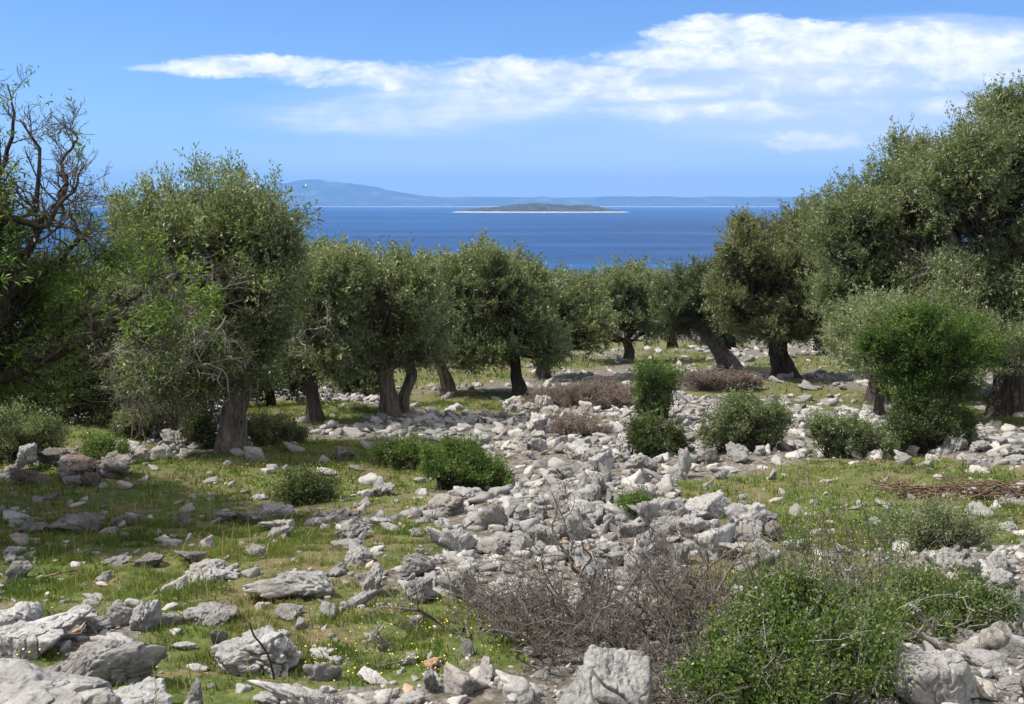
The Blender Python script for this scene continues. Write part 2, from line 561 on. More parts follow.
# ------------------------------------------------------------------ rocks
def ico(sub):
    t = (1 + 5 ** .5) / 2
    v = [(-1, t, 0), (1, t, 0), (-1, -t, 0), (1, -t, 0), (0, -1, t), (0, 1, t), (0, -1, -t), (0, 1, -t), (t, 0, -1), (t, 0, 1), (-t, 0, -1), (-t, 0, 1)]
    f = [(0, 11, 5), (0, 5, 1), (0, 1, 7), (0, 7, 10), (0, 10, 11), (1, 5, 9), (5, 11, 4), (11, 10, 2), (10, 7, 6), (7, 1, 8), (3, 9, 4), (3, 4, 2), (3, 2, 6), (3, 6, 8), (3, 8, 9), (4, 9, 5), (2, 4, 11), (6, 2, 10), (8, 6, 7), (9, 8, 1)]
    V = nrm(np.array(v, float))
    F = np.array(f)
    for _ in range(sub):
        e = np.concatenate([F[:, [0, 1]], F[:, [1, 2]], F[:, [2, 0]]])
        es = np.sort(e, 1)
        uq, inv = np.unique(es, axis=0, return_inverse=True)
        inv = inv.ravel()
        mid = nrm(V[uq[:, 0]] + V[uq[:, 1]])
        n = len(F)
        a, b, c = inv[:n] + len(V), inv[n:2 * n] + len(V), inv[2 * n:] + len(V)
        V = np.concatenate([V, mid])
        F = np.concatenate([np.stack([F[:, 0], a, c], 1), np.stack([F[:, 1], b, a], 1), np.stack([F[:, 2], c, b], 1), np.stack([a, b, c], 1)])
    return V, F


ICO = {k: ico(k) for k in (1, 2, 3, 4, 5, 6)}


def rock_shape(seed, sub, p=None, rough=1., grooves=0, nplanes=None, asp=(1, 1, 1), planes=None):
    """limestone block: soft intersection of random half-spaces, then weathered; unit box, base at z=-.5"""
    r = np.random.default_rng(seed)
    D, F = ICO[sub]
    k = nplanes or (r.integers(7, 12) if sub < 5 else r.integers(8, 15))
    n = nrm(r.normal(size=(k, 3)))
    n = np.concatenate([n, [[0, 0, 1], [0, 0, -1]] + r.normal(size=(2, 3)) * .18])
    n = nrm(n)
    d = r.uniform(.62, 1.05, len(n))
    if planes:
        n = nrm(np.array(planes)[:, :3])
        d = np.array(planes)[:, 3]
    p = p or (r.uniform(10, 20) if sub < 5 else r.uniform(6.5, 13))
    q = np.maximum(D @ n.T, 0) / d
    rad = (q ** p).sum(1) ** (-1 / p)
    P = D * rad[:, None]
    s = seed * 3.7
    P0, P = P, P * np.array(asp)
    rad2 = 1 + rough * .85 * ((fbm(P * 1.6 + s, 3, seed) - .5) * .75 + (fbm(P * 4.2 + s, 4, seed + 7) - .5) * (.2 if sub >= 5 else .3))
    rid = 1 - np.abs(fbm(P * 2.3 + s, 3, seed + 3) * 2 - 1)
    rad2 -= rough * .17 * np.clip(rid - .84, 0, 1) / .16          # solution runnels
    if sub >= 5:
        rad2 += rough * (fbm(P * 9 + s, 4, seed + 9) - .5) * .08
    if sub >= 4:
        rad2 += rough * (fbm(P * 13 + s, 3, seed + 9) - .5) * .05
        pit = fbm(P * 3.1 + s + 9, 2, seed + 5)
        rad2 -= rough * .22 * np.clip(pit - .66, 0, 1) / .34
    P = P0 * rad2[:, None]
    for g in range(grooves):
        gn = nrm(np.array([r.normal() * .15, r.normal() * .25, 1.]))
        lvl = -.05 + .22 * g + P[:, 0] * r.uniform(-.35, -.1) + .05 * np.sin(P[:, 0] * 6 + g)
        dd = np.abs(P @ gn - lvl)
        msk = np.clip((np.sin(P[:, 0] * 2.6 + 1.3 * g + r.uniform(0, 2)) + .35) * 2, 0, 1) * (P[:, 1] < .1)
        P = P * (1 - .22 * np.exp(-(dd / .024) ** 2) * msk)[:, None]
    lo, hi = P.min(0), P.max(0)
    return (P - (lo + hi) / 2) / (hi - lo), F


_proto = {}


def rock_mesh(seed, sub, mat, size=None, **k):
    key = (seed, sub, mat, size, tuple(sorted(k.items())))
    if key not in _proto:
        if size:
            k['asp'] = tuple(q / size[0] for q in size)
        P, F = rock_shape(seed, sub, **k)
        if size:
            P = P * np.array(size)
        me = mesh_np('rock', P, F, None, True)
        me.materials.append(M[mat])
        _proto[key] = me
    return _proto[key]


PLACED = []        # x, y, radius of the rocks put by hand


def put_rock(cx, yb, w, h, label, cat, group=None, mat='rock', seed=None, lift=0., rot=None, **k):
    """cx, yb: middle of the foot; w, h: size in the photograph"""
    g = G(cx, min(yb, 703 + 60))
    dep = project(g)[2][0]
    W = w * dep / FPX
    al = math.atan2(EYE - g[2], g[1])
    dp = W * rng.uniform(.7, .95)
    H = max((h * dep / FPX - .45 * dp * math.sin(al)) / math.cos(al), .3 * W)
    y = g[1] + dp * .42
    x = g[0] * y / g[1]
    if seed is None:
        seed = int(rng.integers(0, 30)) if w < 40 else int(rng.integers(100, 9999))
    sub = 6 if w > 80 else 5 if w > 50 else (4 if w > 22 else 3)
    sink = .32
    size = (W * 1.06, dp, H * (1 + sink))
    me = rock_mesh(seed, sub, mat, size if w >= 40 else None, **k)
    o = link('boulder' if cat == 'boulder' else 'rock', me, None)
    if w < 40:
        o.scale = size
    a = rng.uniform(-.5, .5) if w > 60 else rng.uniform(-3.1, 3.1)
    a = a if rot is None else rot
    o.rotation_euler = (rng.uniform(-.1, .1), rng.uniform(-.1, .1), a)
    o.location = (x, y, terrain(x, y)[0] + H * (.5 - sink / 2) + lift)
    PLACED.append((x, y, W * .5))
    return tag(o, label, cat, group)


LIST_BIG = [
    # lower left corner
    (40, 735, 170, 72, 'biggest smooth grey boulder, running out of the lower left corner', {'seed': 501, 'rough': .85}),
    (110, 690, 108, 56, 'broad sloping grey boulder just behind the lower left corner boulder', {'seed': 502, 'rough': .85}),
    (36, 660, 96, 40, 'long low grey boulder at the left edge behind the broad sloping one', {'seed': 503, 'rough': .7}),
    (16, 628, 56, 31, 'rounded boulder with a hollow at the left edge, beside the shaded meadow', {'seed': 504}),
    (80, 626, 42, 22, 'squarish upright rock at the left end of the stone row', {}),
    (97, 635, 28, 17, 'tilted stone block lying against the long low boulder', {'mat': 'rock'}),
    (120, 629, 42, 29, 'left of two lumpy grey boulders in the row above the broad boulder', {}),
    (148, 632, 38, 31, 'right of two lumpy grey boulders in the row, split by dark hollows', {}),
    (168, 627, 27, 16, 'small pointed rock ending the row of lumpy boulders', {}),
    (208, 626, 58, 25, 'flat smooth grey boulder with a dark slit, right of the stone row', {'seed': 505, 'rough': .7}),
    (134, 718, 72, 27, 'low grey boulder cut by the bottom edge beside the corner boulder', {'seed': 506, 'rough': .85}),
    (194, 712, 25, 28, 'narrow pointed rock standing at the bottom edge', {}),
    (214, 582, 52, 27, 'grey boulder with an ochre patch on its crown, in the meadow shade', {'seed': 507}),
    (293, 605, 80, 38, 'wide pitted grey boulder in the grass above the hollowed boulder', {'seed': 508}),
    (256, 612, 40, 13, 'low slab leaning on the wide pitted boulder', {}),
    (290, 620, 34, 11, 'thin flat stone slab lying alone in the grass', {}),
    (260, 678, 88, 58, 'twin humped grey boulder with a deep dark hollow in front', {'seed': 509, 'rough': 1.15}),
    (220, 647, 23, 19, 'upright stone behind the hollow of the twin humped boulder', {}),
    (330, 620, 22, 17, 'single pointed stone in the grass right of the wide pitted boulder', {}),
    (352, 600, 40, 28, 'slanting grey rock right of the wide pitted boulder', {}),
    (361, 611, 42, 17, 'narrow slanting slab below the slanting grey rock', {}),
    (296, 716, 86, 28, 'broken boulder top rising from the bottom edge below the humped boulder', {'seed': 510}),
    # shaded meadow
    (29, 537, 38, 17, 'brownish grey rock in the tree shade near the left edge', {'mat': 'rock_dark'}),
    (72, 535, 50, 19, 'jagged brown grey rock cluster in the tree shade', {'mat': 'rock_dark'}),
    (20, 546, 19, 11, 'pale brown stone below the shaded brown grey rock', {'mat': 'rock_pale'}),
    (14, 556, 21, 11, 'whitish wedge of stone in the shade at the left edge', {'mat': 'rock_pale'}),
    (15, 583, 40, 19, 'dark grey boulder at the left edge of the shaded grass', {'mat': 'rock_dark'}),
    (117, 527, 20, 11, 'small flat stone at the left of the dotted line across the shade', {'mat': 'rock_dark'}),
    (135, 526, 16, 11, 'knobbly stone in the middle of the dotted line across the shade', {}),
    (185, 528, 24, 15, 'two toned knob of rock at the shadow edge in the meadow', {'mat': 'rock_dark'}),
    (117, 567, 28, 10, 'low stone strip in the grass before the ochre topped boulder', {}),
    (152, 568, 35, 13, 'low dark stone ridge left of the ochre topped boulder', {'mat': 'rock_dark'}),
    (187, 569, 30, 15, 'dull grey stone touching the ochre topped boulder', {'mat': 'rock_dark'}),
    # line of rocks in the middle of the left meadow
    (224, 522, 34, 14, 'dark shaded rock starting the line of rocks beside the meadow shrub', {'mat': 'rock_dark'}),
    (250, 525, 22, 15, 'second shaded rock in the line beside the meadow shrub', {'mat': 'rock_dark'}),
    (274, 518, 38, 20, 'sloping pale grey rock just below the small meadow shrub', {}),
    (278, 530, 40, 17, 'grey rock in front of the sloping pale grey rock', {}),
    (279, 538, 24, 14, 'pyramid shaped rock lowest in the line below the meadow shrub', {}),
    (329, 500, 18, 11, 'pale stone tucked under the right side of the meadow shrub', {'mat': 'rock_pale'}),
    (353, 541, 32, 19, 'upright grey rock at the edge of the bare ground', {}),
    (358, 566, 38, 25, 'rounded whale backed grey rock alone in the grass', {}),
    (380, 496, 38, 11, 'low pale ridge of rock at the upper end of the bare ground', {}),
    (379, 528, 38, 16, 'pale lumpy rock behind the upright grey rock', {}),
    (319, 527, 29, 9, 'thin pale slab in the grass left of the lumpy rock', {}),
    # middle
    (456, 487, 30, 12, 'pale slab in front of the dense green mound shrub', {}),
    (468, 501, 40, 15, 'long pale rock below the dense green mound shrub', {}),
    (447, 518, 40, 23, 'broken grey rock at the left edge of the stone field', {}),
    (454, 554, 44, 33, 'large wedge shaped grey rock with a shaded left face', {'seed': 520}),
    (418, 577, 34, 27, 'rounded grey boulder left of the dead thorn brush', {}),
    (491, 532, 34, 27, 'upright pale rock behind the left dead brush', {}),
    (505, 553, 62, 25, 'wide cracked rock rising behind the left dead brush', {'seed': 521}),
    (524, 522, 28, 15, 'pale blocky rock above the wide cracked rock', {}),
    (572, 542, 40, 34, 'large grey rock in the middle of the stone field above the brush', {'seed': 522}),
    (420, 604, 34, 27, 'angular grey rock in grass left of the dead brush', {}),
    (458, 604, 38, 32, 'big pale rock at the left foot of the dead brush', {}),
    (373, 596, 32, 29, 'pale rock at the top of the grassy hollow, beside the slanting slab', {}),
    (517, 616, 62, 38, 'grey boulder seen through the twigs of the left dead brush', {'seed': 523}),
    (575, 612, 44, 30, 'pale boulder buried under the middle of the dead brush', {}),
    (464, 697, 48, 30, 'white block with a dark shaded front near the bottom', {'mat': 'rock_pale', 'seed': 530, 'rough': .55}),
    (430, 695, 33, 27, 'fissured white rock left of the dark fronted block', {'mat': 'rock_pale'}),
    (468, 657, 15, 17, 'standing splinter of grey stone above the dark fronted block', {}),
    (488, 684, 28, 25, 'crumbling pale rock right of the dark fronted block', {'mat': 'rock_pale'}),
    (436, 671, 27, 14, 'ochre stained flat stone above the dark fronted block', {'mat': 'rock_orange'}),
    (411, 667, 22, 12, 'white flat stone left of the ochre stained stone', {'mat': 'rock_pale'}),
    (532, 659, 17, 12, 'round pale stone at the edge of the dead brush', {'mat': 'rock_pale'}),
    (534, 716, 34, 27, 'smooth grey rock at the bottom edge left of the cracked boulder', {}),
    (606, 738, 98, 88, 'big cracked grey boulder standing in front of the dead brush', {'seed': 541, 'rough': .36, 'grooves': 3, 'p': 16, 'planes': ((.1, -.32, 1, .56), (-.12, -1, .22, .8), (1, -.12, .12, .8), (-1, -.15, .45, .8), (.8, -.8, .5, 1.0), (0, 1, .3, .8), (0, 0, -1, .7)), 'rot': .05}),
    # stone field upper
    (587, 505, 34, 31, 'massive rounded grey rock high in the stone field', {'seed': 551, 'rough': .7}),
    (604, 482, 30, 20, 'dark faced tilted block above the rounded rock of the stone field', {'mat': 'rock_dark'}),
    (640, 474, 34, 23, 'pale wedge overhanging a dark gap below the column shrub', {}),
    (684, 479, 18, 33, 'tall pale spike of rock right of the column shrub', {}),
    (676, 480, 22, 17, 'grey rock leaning on the tall pale spike', {}),
    (711, 465, 20, 17, 'dark sided block between the spike and the spreading shrub', {'mat': 'rock_dark'}),
    (737, 463, 32, 20, 'long pale rock at the foot of the spreading shrub', {}),
    (642, 511, 30, 29, 'white rock slope beside the small grass tuft of the stone field', {'mat': 'rock_pale'}),
    (607, 508, 23, 17, 'round grey rock right of the massive rounded rock', {}),
    (656, 483, 24, 15, 'flat topped rock below the overhanging wedge', {}),
    # heap right of centre
    (703, 521, 56, 24, 'large smooth slab on top of the rock heap', {'seed': 561, 'rough': .85, 'lift': .05}),
    (668, 535, 34, 21, 'rounded rock at the left end of the rock heap', {}),
    (692, 538, 34, 21, 'plain grey block under the top slab of the heap', {'rough': .85}),
    (744, 535, 42, 33, 'rough pitted pale rock at the back of the heap', {'seed': 563}),
    (715, 557, 46, 28, 'big square fronted block in the middle of the heap', {'seed': 564, 'rough': .55}),
    (766, 565, 34, 28, 'smooth tilted block low on the right of the heap', {'seed': 565, 'rough': .5}),
    (774, 542, 21, 15, 'dark knob of rock on the right of the heap', {'mat': 'rock_dark', 'lift': .04}),
    (740, 564, 40, 22, 'pale rock at the foot of the heap above the green shrub', {}),
    (800, 553, 38, 17, 'broken pale rock trailing off the right end of the heap', {}),
    (748, 551, 26, 18, 'shadowed rock wedged in the centre of the heap', {'mat': 'rock_dark'}),
    # right side
    (954, 452, 32, 18, 'pale grey boulder right of the dark trunked small tree', {}),
    (969, 444, 20, 15, 'dark grey stone behind the pale boulder by the small tree', {'mat': 'rock_dark'}),
    (903, 463, 24, 12, 'flat pale stone left of the rock pile by the small tree', {}),
    (912, 456, 13, 12, 'small peaked stone upon the flat pale stone', {'mat': 'rock_pale'}),
    (982, 453, 23, 12, 'slab in the rock pile right of the pale boulder', {}),
    (977, 469, 30, 15, 'low broad stone at the front of the right rock pile', {}),
    (1010, 466, 28, 12, 'flat stone at the right edge above the brushwood', {}),
    (857, 511, 20, 11, 'thin leaning slab in the right meadow', {}),
    (943, 514, 21, 11, 'grey slab beside the upright dark stick', {}),
    (1008, 532, 19, 10, 'single pale stone at the right edge above the wall remains', {}),
    (806, 456, 18, 12, 'lone pale stone before the low round shrub', {'mat': 'rock_pale'}),
    (953, 578, 26, 24, 'rounded stone at the left of the right rock pile', {}),
    (968, 584, 26, 22, 'bright faced stone set in the right rock pile', {'mat': 'rock_pale'}),
    (997, 574, 42, 32, 'largest slab on top of the right rock pile', {'seed': 571}),
    (1001, 590, 28, 18, 'rounded stone low in the right rock pile', {}),
    (930, 582, 26, 26, 'cracked pale stone leftmost beside the right rock pile', {}),
    (1022, 627, 40, 48, 'massive grey boulder at the right edge below the rock pile', {'seed': 572}),
    (886, 692, 62, 44, 'tall smooth grey boulder under the green shrub', {'seed': 581, 'rough': .5, 'p': 10}),
    (922, 716, 96, 58, 'broad sloping grey slab boulder at the bottom right', {'seed': 582, 'rough': .5, 'p': 9}),
    (966, 651, 30, 22, 'rock behind the left end of the dead log', {}),
    (1004, 659, 50, 32, 'big rounded rock behind the dead log', {'seed': 583, 'rough': .85}),
    (990, 677, 54, 19, 'flat rock in front of the dead log', {'seed': 584, 'rough': .85}),
    (970, 700, 46, 17, 'low flat stone among the gravel', {'rough': .85}),
    (1012, 694, 34, 13, 'flat stone at the right edge among the gravel', {'rough': .85}),
    (833, 714, 28, 27, 'pale grey stone at the bottom edge under the green shrub', {}),
    (858, 703, 38, 22, 'rock wedged left of the tall smooth boulder', {}),
    # under the big left olive
    (174, 448, 24, 20, 'white boulder left of the big twisted olive trunk', {'mat': 'rock_pale'}),
    (137, 461, 32, 18, 'pale cracked boulder left of the white one by the olive', {'mat': 'rock_pale'}),
    (161, 459, 22, 15, 'pale rock wedged between the cracked and the white boulder', {'mat': 'rock_pale'}),
    (191, 442, 18, 12, 'pale stone right of the white boulder', {'mat': 'rock_pale'}),
    (187, 458, 25, 10, 'low pale stones ridge before the twisted trunk', {'mat': 'rock_pale'}),
    (254, 461, 29, 17, 'wedge shaped block with a dark brown front beside the twisted trunk', {'mat': 'rock_pale', 'seed': 590, 'rough': .4, 'nplanes': 7}),
    (323, 464, 18, 10, 'pale stone left of the dark earthy mound', {'mat': 'rock_pale'}),
    (346, 462, 28, 17, 'dark brown earthy lump of rock at the meadow edge', {'mat': 'rock_dark'}),
    # ruined wall at left
    (28, 473, 22, 19, 'white pointed stone on top of the tumbled wall', {'mat': 'rock_pale', 'lift': .12}),
    (31, 486, 31, 17, 'dark rounded stone at the base of the tumbled wall', {'mat': 'rock_dark'}),
    (54, 467, 33, 15, 'long grey stone topping the middle of the tumbled wall', {'lift': .1}),
    (75, 479, 44, 15, 'broad dark flat stone in the tumbled wall', {'mat': 'rock_dark', 'lift': .03}),
    (77, 464, 20, 13, 'pointed grey stone on the tumbled wall', {'lift': .12}),
    (114, 482, 36, 25, 'dark triangular boulder ending the tumbled wall', {'mat': 'rock_dark', 'seed': 595}),
    (71, 489, 23, 11, 'brown stone under the broad flat one of the wall', {'mat': 'rock_dark'}),
    (91, 487, 15, 14, 'upright slab at the foot of the tumbled wall', {}),
    (9, 479, 20, 11, 'stone at the left edge beside the tumbled wall', {}),
    (48, 501, 18, 7, 'flat stone lying in the grass before the tumbled wall', {}),
]
for (cx, yb, w, h, lab, op) in LIST_BIG:
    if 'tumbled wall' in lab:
        op.setdefault('mat', 'rock_dark')  # darker material paints the tree shade into the wall stones
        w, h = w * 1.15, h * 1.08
    put_rock(cx, yb, w, h, lab, 'boulder' if w >= 42 else 'rock', None, **op)

# further single rocks, by zone, of the kind nothing tells apart
ZONES = [
    # polygon box in the photo, how many, size range px, label, group
    ((560, 665, 455, 590), 36, (22, 50), 'plain grey limestone rock packed in the middle of the heaped stone field', 'rocks packed in the heaped stone field', 'rock'),
    ((470, 570, 480, 570), 22, (17, 34), 'plain grey limestone rock on the left flank of the heaped stone field', 'rocks on the left flank of the stone field', 'rock'),
    ((660, 790, 520, 585), 14, (18, 34), 'plain grey limestone rock filling the heap above the green shrub', 'rocks filling the right heap', 'rock'),
    ((430, 640, 405, 470), 54, (11, 27), 'small pale rock strewn over the stony slope below the middle olives', 'rocks strewn below the middle olives', 'rock_pale'),
    ((660, 800, 440, 480), 10, (9, 18), 'small pale rock in the rough line under the spreading shrubs', 'rocks under the spreading shrubs', 'rock'),
    ((920, 1024, 430, 470), 14, (9, 18), 'small pale rock in the pile beside the dark trunked small tree', 'rocks in the pile by the small tree', 'rock_pale'),
    ((940, 1024, 545, 610), 12, (14, 24), 'plain grey stone fitted in the rock pile at the right edge', 'stones in the right edge pile', 'rock'),
    ((340, 450, 500, 620), 12, (10, 18), 'small pale rock on the worn grass beside the stone field', 'rocks on the worn grass', 'rock_pale'),
    ((30, 125, 452, 486), 8, (9, 16), 'small grey stone filling the tumbled dry wall', 'stones filling the tumbled wall', 'rock'),
]
for (xa, xb, ya, yb_), n, (s0, s1), lab, grp, mat in ZONES:
    for _ in range(n):
        w = s0 + (s1 - s0) * rng.random() ** 1.6
        put_rock(rng.uniform(xa, xb), rng.uniform(ya, yb_), w, w * rng.uniform(.5, .85), lab, 'rock', grp, mat)

# loose rubble nobody could count
def stones(name, n, Y0, Y1, s0, s1, thr, protos, sub, mat, power=2.2, box=None, grassy=.06):
    u_ = rng.random(n * 4)
    y = Y0 + (Y1 - Y0) * u_
    x = rng.uniform(-1, 1, n * 4) * (y * .56 + .6)
    z = terrain(x, y)
    g = grassness(x, y, z)
    keep = rng.random(n * 4) < np.where(g < thr, 1, grassy) * y / Y1
    if box is not None:
        px, py, _ = project(np.stack([x, y, z], 1))
        keep = (px > box[0]) & (px < box[1]) & (py > box[2]) & (py < box[3])
    x, y, z = x[keep][:n], y[keep][:n], z[keep][:n]
    m = len(x)
    sz = s0 + (s1 - s0) * rng.random(m) ** power
    sets = [rock_shape(900 + k, sub, p=30 if sub < 3 else 11, nplanes=7 + k % 4, rough=.62 if sub < 3 else 1.) for k in range(protos)]
    tn = rng.random(m)
    tn = np.where(sz > .1, np.minimum(tn, .93), tn)
    bag = Bag()
    which = rng.integers(0, protos, m)
    for k in range(protos):
        s = np.where(which == k)[0]
        P, F = sets[k]
        th = rng.uniform(0, 6.28, len(s))
        sc = sz[s, None] * rng.uniform(.7, 1.2, (len(s), 3)) * np.array([1.1, 1, .62])
        q = P[None] * sc[:, None]
        c, s_ = np.cos(th)[:, None], np.sin(th)[:, None]
        til = rng.normal(size=(len(s), 1)) * .3
        q = np.stack([q[..., 0] * c - q[..., 1] * s_, q[..., 0] * s_ + q[..., 1] * c, q[..., 2] + q[..., 0] * til], -1)
        q = q + np.stack([x[s], y[s], z[s] + sz[s] * .09], 1)[:, None]
        FF = (F[None] + (np.arange(len(s)) * len(P))[:, None, None]).reshape(-1, 3)
        bag.add(q.reshape(-1, 3), FF, np.repeat(tn[s], len(F)))
    return kind(bag.build(name, mat, None, None, False), 'stuff')


sm_, N = new_mat('rubble_stone')
tc = N.n('ShaderNodeTexCoord').outputs['Object']
tone = N.n('ShaderNodeAttribute', attribute_name='tone').outputs['Fac']
col = N.ramp(tone, [(0, (.15, .145, .138)), (.45, (.25, .242, .232)), (.8, (.37, .358, .343)), (.94, (.38, .36, .32)), (.985, (.4, .25, .14)), (1, (.33, .19, .1))])
n_ = N.noise(tc, 9., 6, .65)
n2_ = N.noise(tc, 40., 4, .65)
col = N.mix(N.ramp(n_, [(.45, (0, 0, 0)), (.65, (.55, .55, .55))]), col, (.2, .18, .165))
M['rubble'] = finish(sm_, N, col, .92, N.m('ADD', n_, N.m('MULTIPLY', n2_, .5)), .6, .03, .15)

stones('rubble', 3000, 3.6, 12, .02, .16, .42, 8, 2, M['rubble'], 3.)
stones('rubble', 4600, 10, 32, .06, .38, .45, 8, 2, M['rubble'], 2.6)
stones('rubble', 3200, 28, 75, .12, .55, .5, 6, 2, M['rubble'], 2.2, None, .12)
stones('loose_stones', 330, 4.2, 15, .06, .24, 2, 8, 3, M['rubble'], 2.)
stones('pebbles', 900, 3.6, 9, .015, .055, 2, 6, 2, M['rubble'], 2.)
stones('gravel', 900, 3.4, 6.5, .012, .055, 2, 5, 1, M['rubble'], 1.5, (930, 1060, 660, 730))
stones('gravel', 420, 3.6, 6.5, .012, .06, 2, 5, 2, M['rubble'], 1.5, (380, 560, 655, 710))

# ------------------------------------------------------------------ grass
def blades(name, n, Y0, Y1, h0, h1, w, lowg, mat, tone_c=.42, tone_s=.2):
    y = Y0 + (Y1 - Y0) * np.sqrt(rng.random(n * 3))
    x = rng.uniform(-1, 1, n * 3) * (y * .6 + .8)
    z = terrain(x, y)
    g = grassness(x, y, z)
    tuft = fbm2(x, y, 5., 2, 41)
    keep = rng.random(n * 3) < np.clip((g - lowg) * 1.6, 0.02, 1) * np.clip((tuft - .4) * 4, .05, 1)
    x, y, z, g, tuft = (q[keep][:n] for q in (x, y, z, g, tuft))
    m = len(x)
    h = rng.uniform(h0, h1, m) * (.5 + tuft) * (.6 + .6 * g)
    B = np.stack([x, y, z - .004], 1)
    a = rng.uniform(0, 6.28, m)
    s = np.stack([np.cos(a), np.sin(a), 0 * a], 1) * (w * rng.uniform(.6, 1.3, m))[:, None]
    lean = rng.normal(size=(m, 3)) * .42
    lean[:, 2] = 1
    tip = B + nrm(lean) * h[:, None]
    mid = B + nrm(lean * np.array([.5, .5, 1])) * (h * .55)[:, None]
    V = np.stack([B - s, B + s, mid + s * .8, tip, mid - s * .8], 1).reshape(-1, 3)
    k = np.arange(m)[:, None] * 5
    F = np.concatenate([k + [0, 1, 2, 4], k + [4, 2, 3, 3]])
    F = np.concatenate([(k + [0, 1, 2, 4])])
    Ft = (k + [4, 2, 3])
    patch = fbm2(x, y, .7, 3, 77)
    tone = np.clip(tone_c + (patch - .5) * 1.5 + rng.normal(size=m) * tone_s, 0, 1)
    # quads plus tips as triangles, stored as triangles
    Fa = np.concatenate([k + [0, 1, 2], k + [0, 2, 4], Ft])
    me = mesh_np(name, V, Fa, np.concatenate([tone] * 3))
    return kind(link(name, me, mat), 'stuff')


blades('grass', 150000, 3.4, 11, .015, .055, .003, .3, M['grass'], .36)
blades('grass', 130000, 9, 30, .02, .075, .007, .35, M['grass'], .36)
blades('meadow_weeds', 9000, 3.6, 24, .05, .17, .004, .3, M['weed'], .5, .25)
blades('meadow_herbs', 14000, 3.6, 16, .02, .06, .008, .3, M['weed'], .3, .2)
blades('dry_stalks', 5000, 3.6, 20, .08, .26, .0022, .2, M['grass'], .95, .1)
blades('slope_grass', 60000, 28, 72, .06, .2, .02, .3, M['grass'], .33)


def flowers(n):
    y = 4 + 20 * rng.random(n * 6)
    x = rng.uniform(-1, 1, n * 6) * (y * .55)
    z = terrain(x, y)
    keep = (grassness(x, y, z) > .55) & (fbm2(x, y, .6, 2, 91) > .5)
    x, y, z = x[keep][:n], y[keep][:n], z[keep][:n]
    m = len(x)
    c = np.stack([x, y, z + rng.uniform(.03, .1, m)], 1)
    r = rng.uniform(.0035, .007, m)[:, None]
    th = np.linspace(0, 2 * np.pi, 6, endpoint=False)
    e1 = nrm(np.cross(nrm(rng.normal(size=(m, 3)) * .4 + UP), [1, 0, 0]))
    e2 = nrm(np.cross(e1, UP) * .8 + rng.normal(size=(m, 3)) * .15)
    ring = c[:, None] + r[:, None] * (np.cos(th)[None, :, None] * e1[:, None] + np.sin(th)[None, :, None] * e2[:, None])
    V = np.concatenate([c[:, None] + UP * .004, ring], 1).reshape(-1, 3)
    k = np.arange(m)[:, None] * 7
    F = np.concatenate([k + [0, 1 + j, 1 + (j + 1) % 6] for j in range(6)])
    kind(link('wildflowers', mesh_np('wildflowers', V, F, np.tile(rng.random(m), 6)), M['flower']), 'stuff')


flowers(2200)

# ------------------------------------------------------------------ trees
def trunk_mesh(bag, path, r0, r1, sides=26, K=26, flare=.75, ridges=3, twist=2.2, seed=0):
    """gnarled fluted trunk along a path of points"""
    path = np.asarray(path, float)
    r = np.random.default_rng(seed)
    tt = np.linspace(0, 1, len(path))
    t = np.linspace(0, 1, K)
    # smooth interpolation of the path
    C = np.stack([np.interp(t, tt, path[:, j]) for j in range(3)], 1)
    for _ in range(3):
        C[1:-1] = (C[:-2] + C[1:-1] * 2 + C[2:]) / 4
    th = np.linspace(0, 2 * np.pi, sides, endpoint=False)
    rad = r0 + (r1 - r0) * t ** .8 + r0 * flare * np.exp(-t * 9)
    A, Bq = np.meshgrid(th, t)
    ph = r.uniform(0, 6, 3)
    n = fbm(np.stack([np.cos(A.ravel()) * 1.6 + seed, np.sin(A.ravel()) * 1.6, Bq.ravel() * 3], 1), 4, seed).reshape(A.shape)
    m = 1 + .24 * np.sin(ridges * A + twist * Bq * 3 + ph[0]) * (1 - .4 * Bq) + .1 * np.sin((ridges + 3) * A - twist * Bq * 2 + ph[1]) + (n - .5) * .75
    rr = rad[:, None] * m
    V = C[:, None] + np.stack([np.cos(A) * rr, np.sin(A) * rr, 0 * A], -1)
    V = V.reshape(-1, 3)
    k = (np.arange(K - 1) * sides)[:, None]
    j = np.arange(sides)[None]
    j2 = (j + 1) % sides
    F = np.stack([k + j, k + j2, k + sides + j2, k + sides + j], -1).reshape(-1, 4)
    bag.add(V, F)
    return C, rad


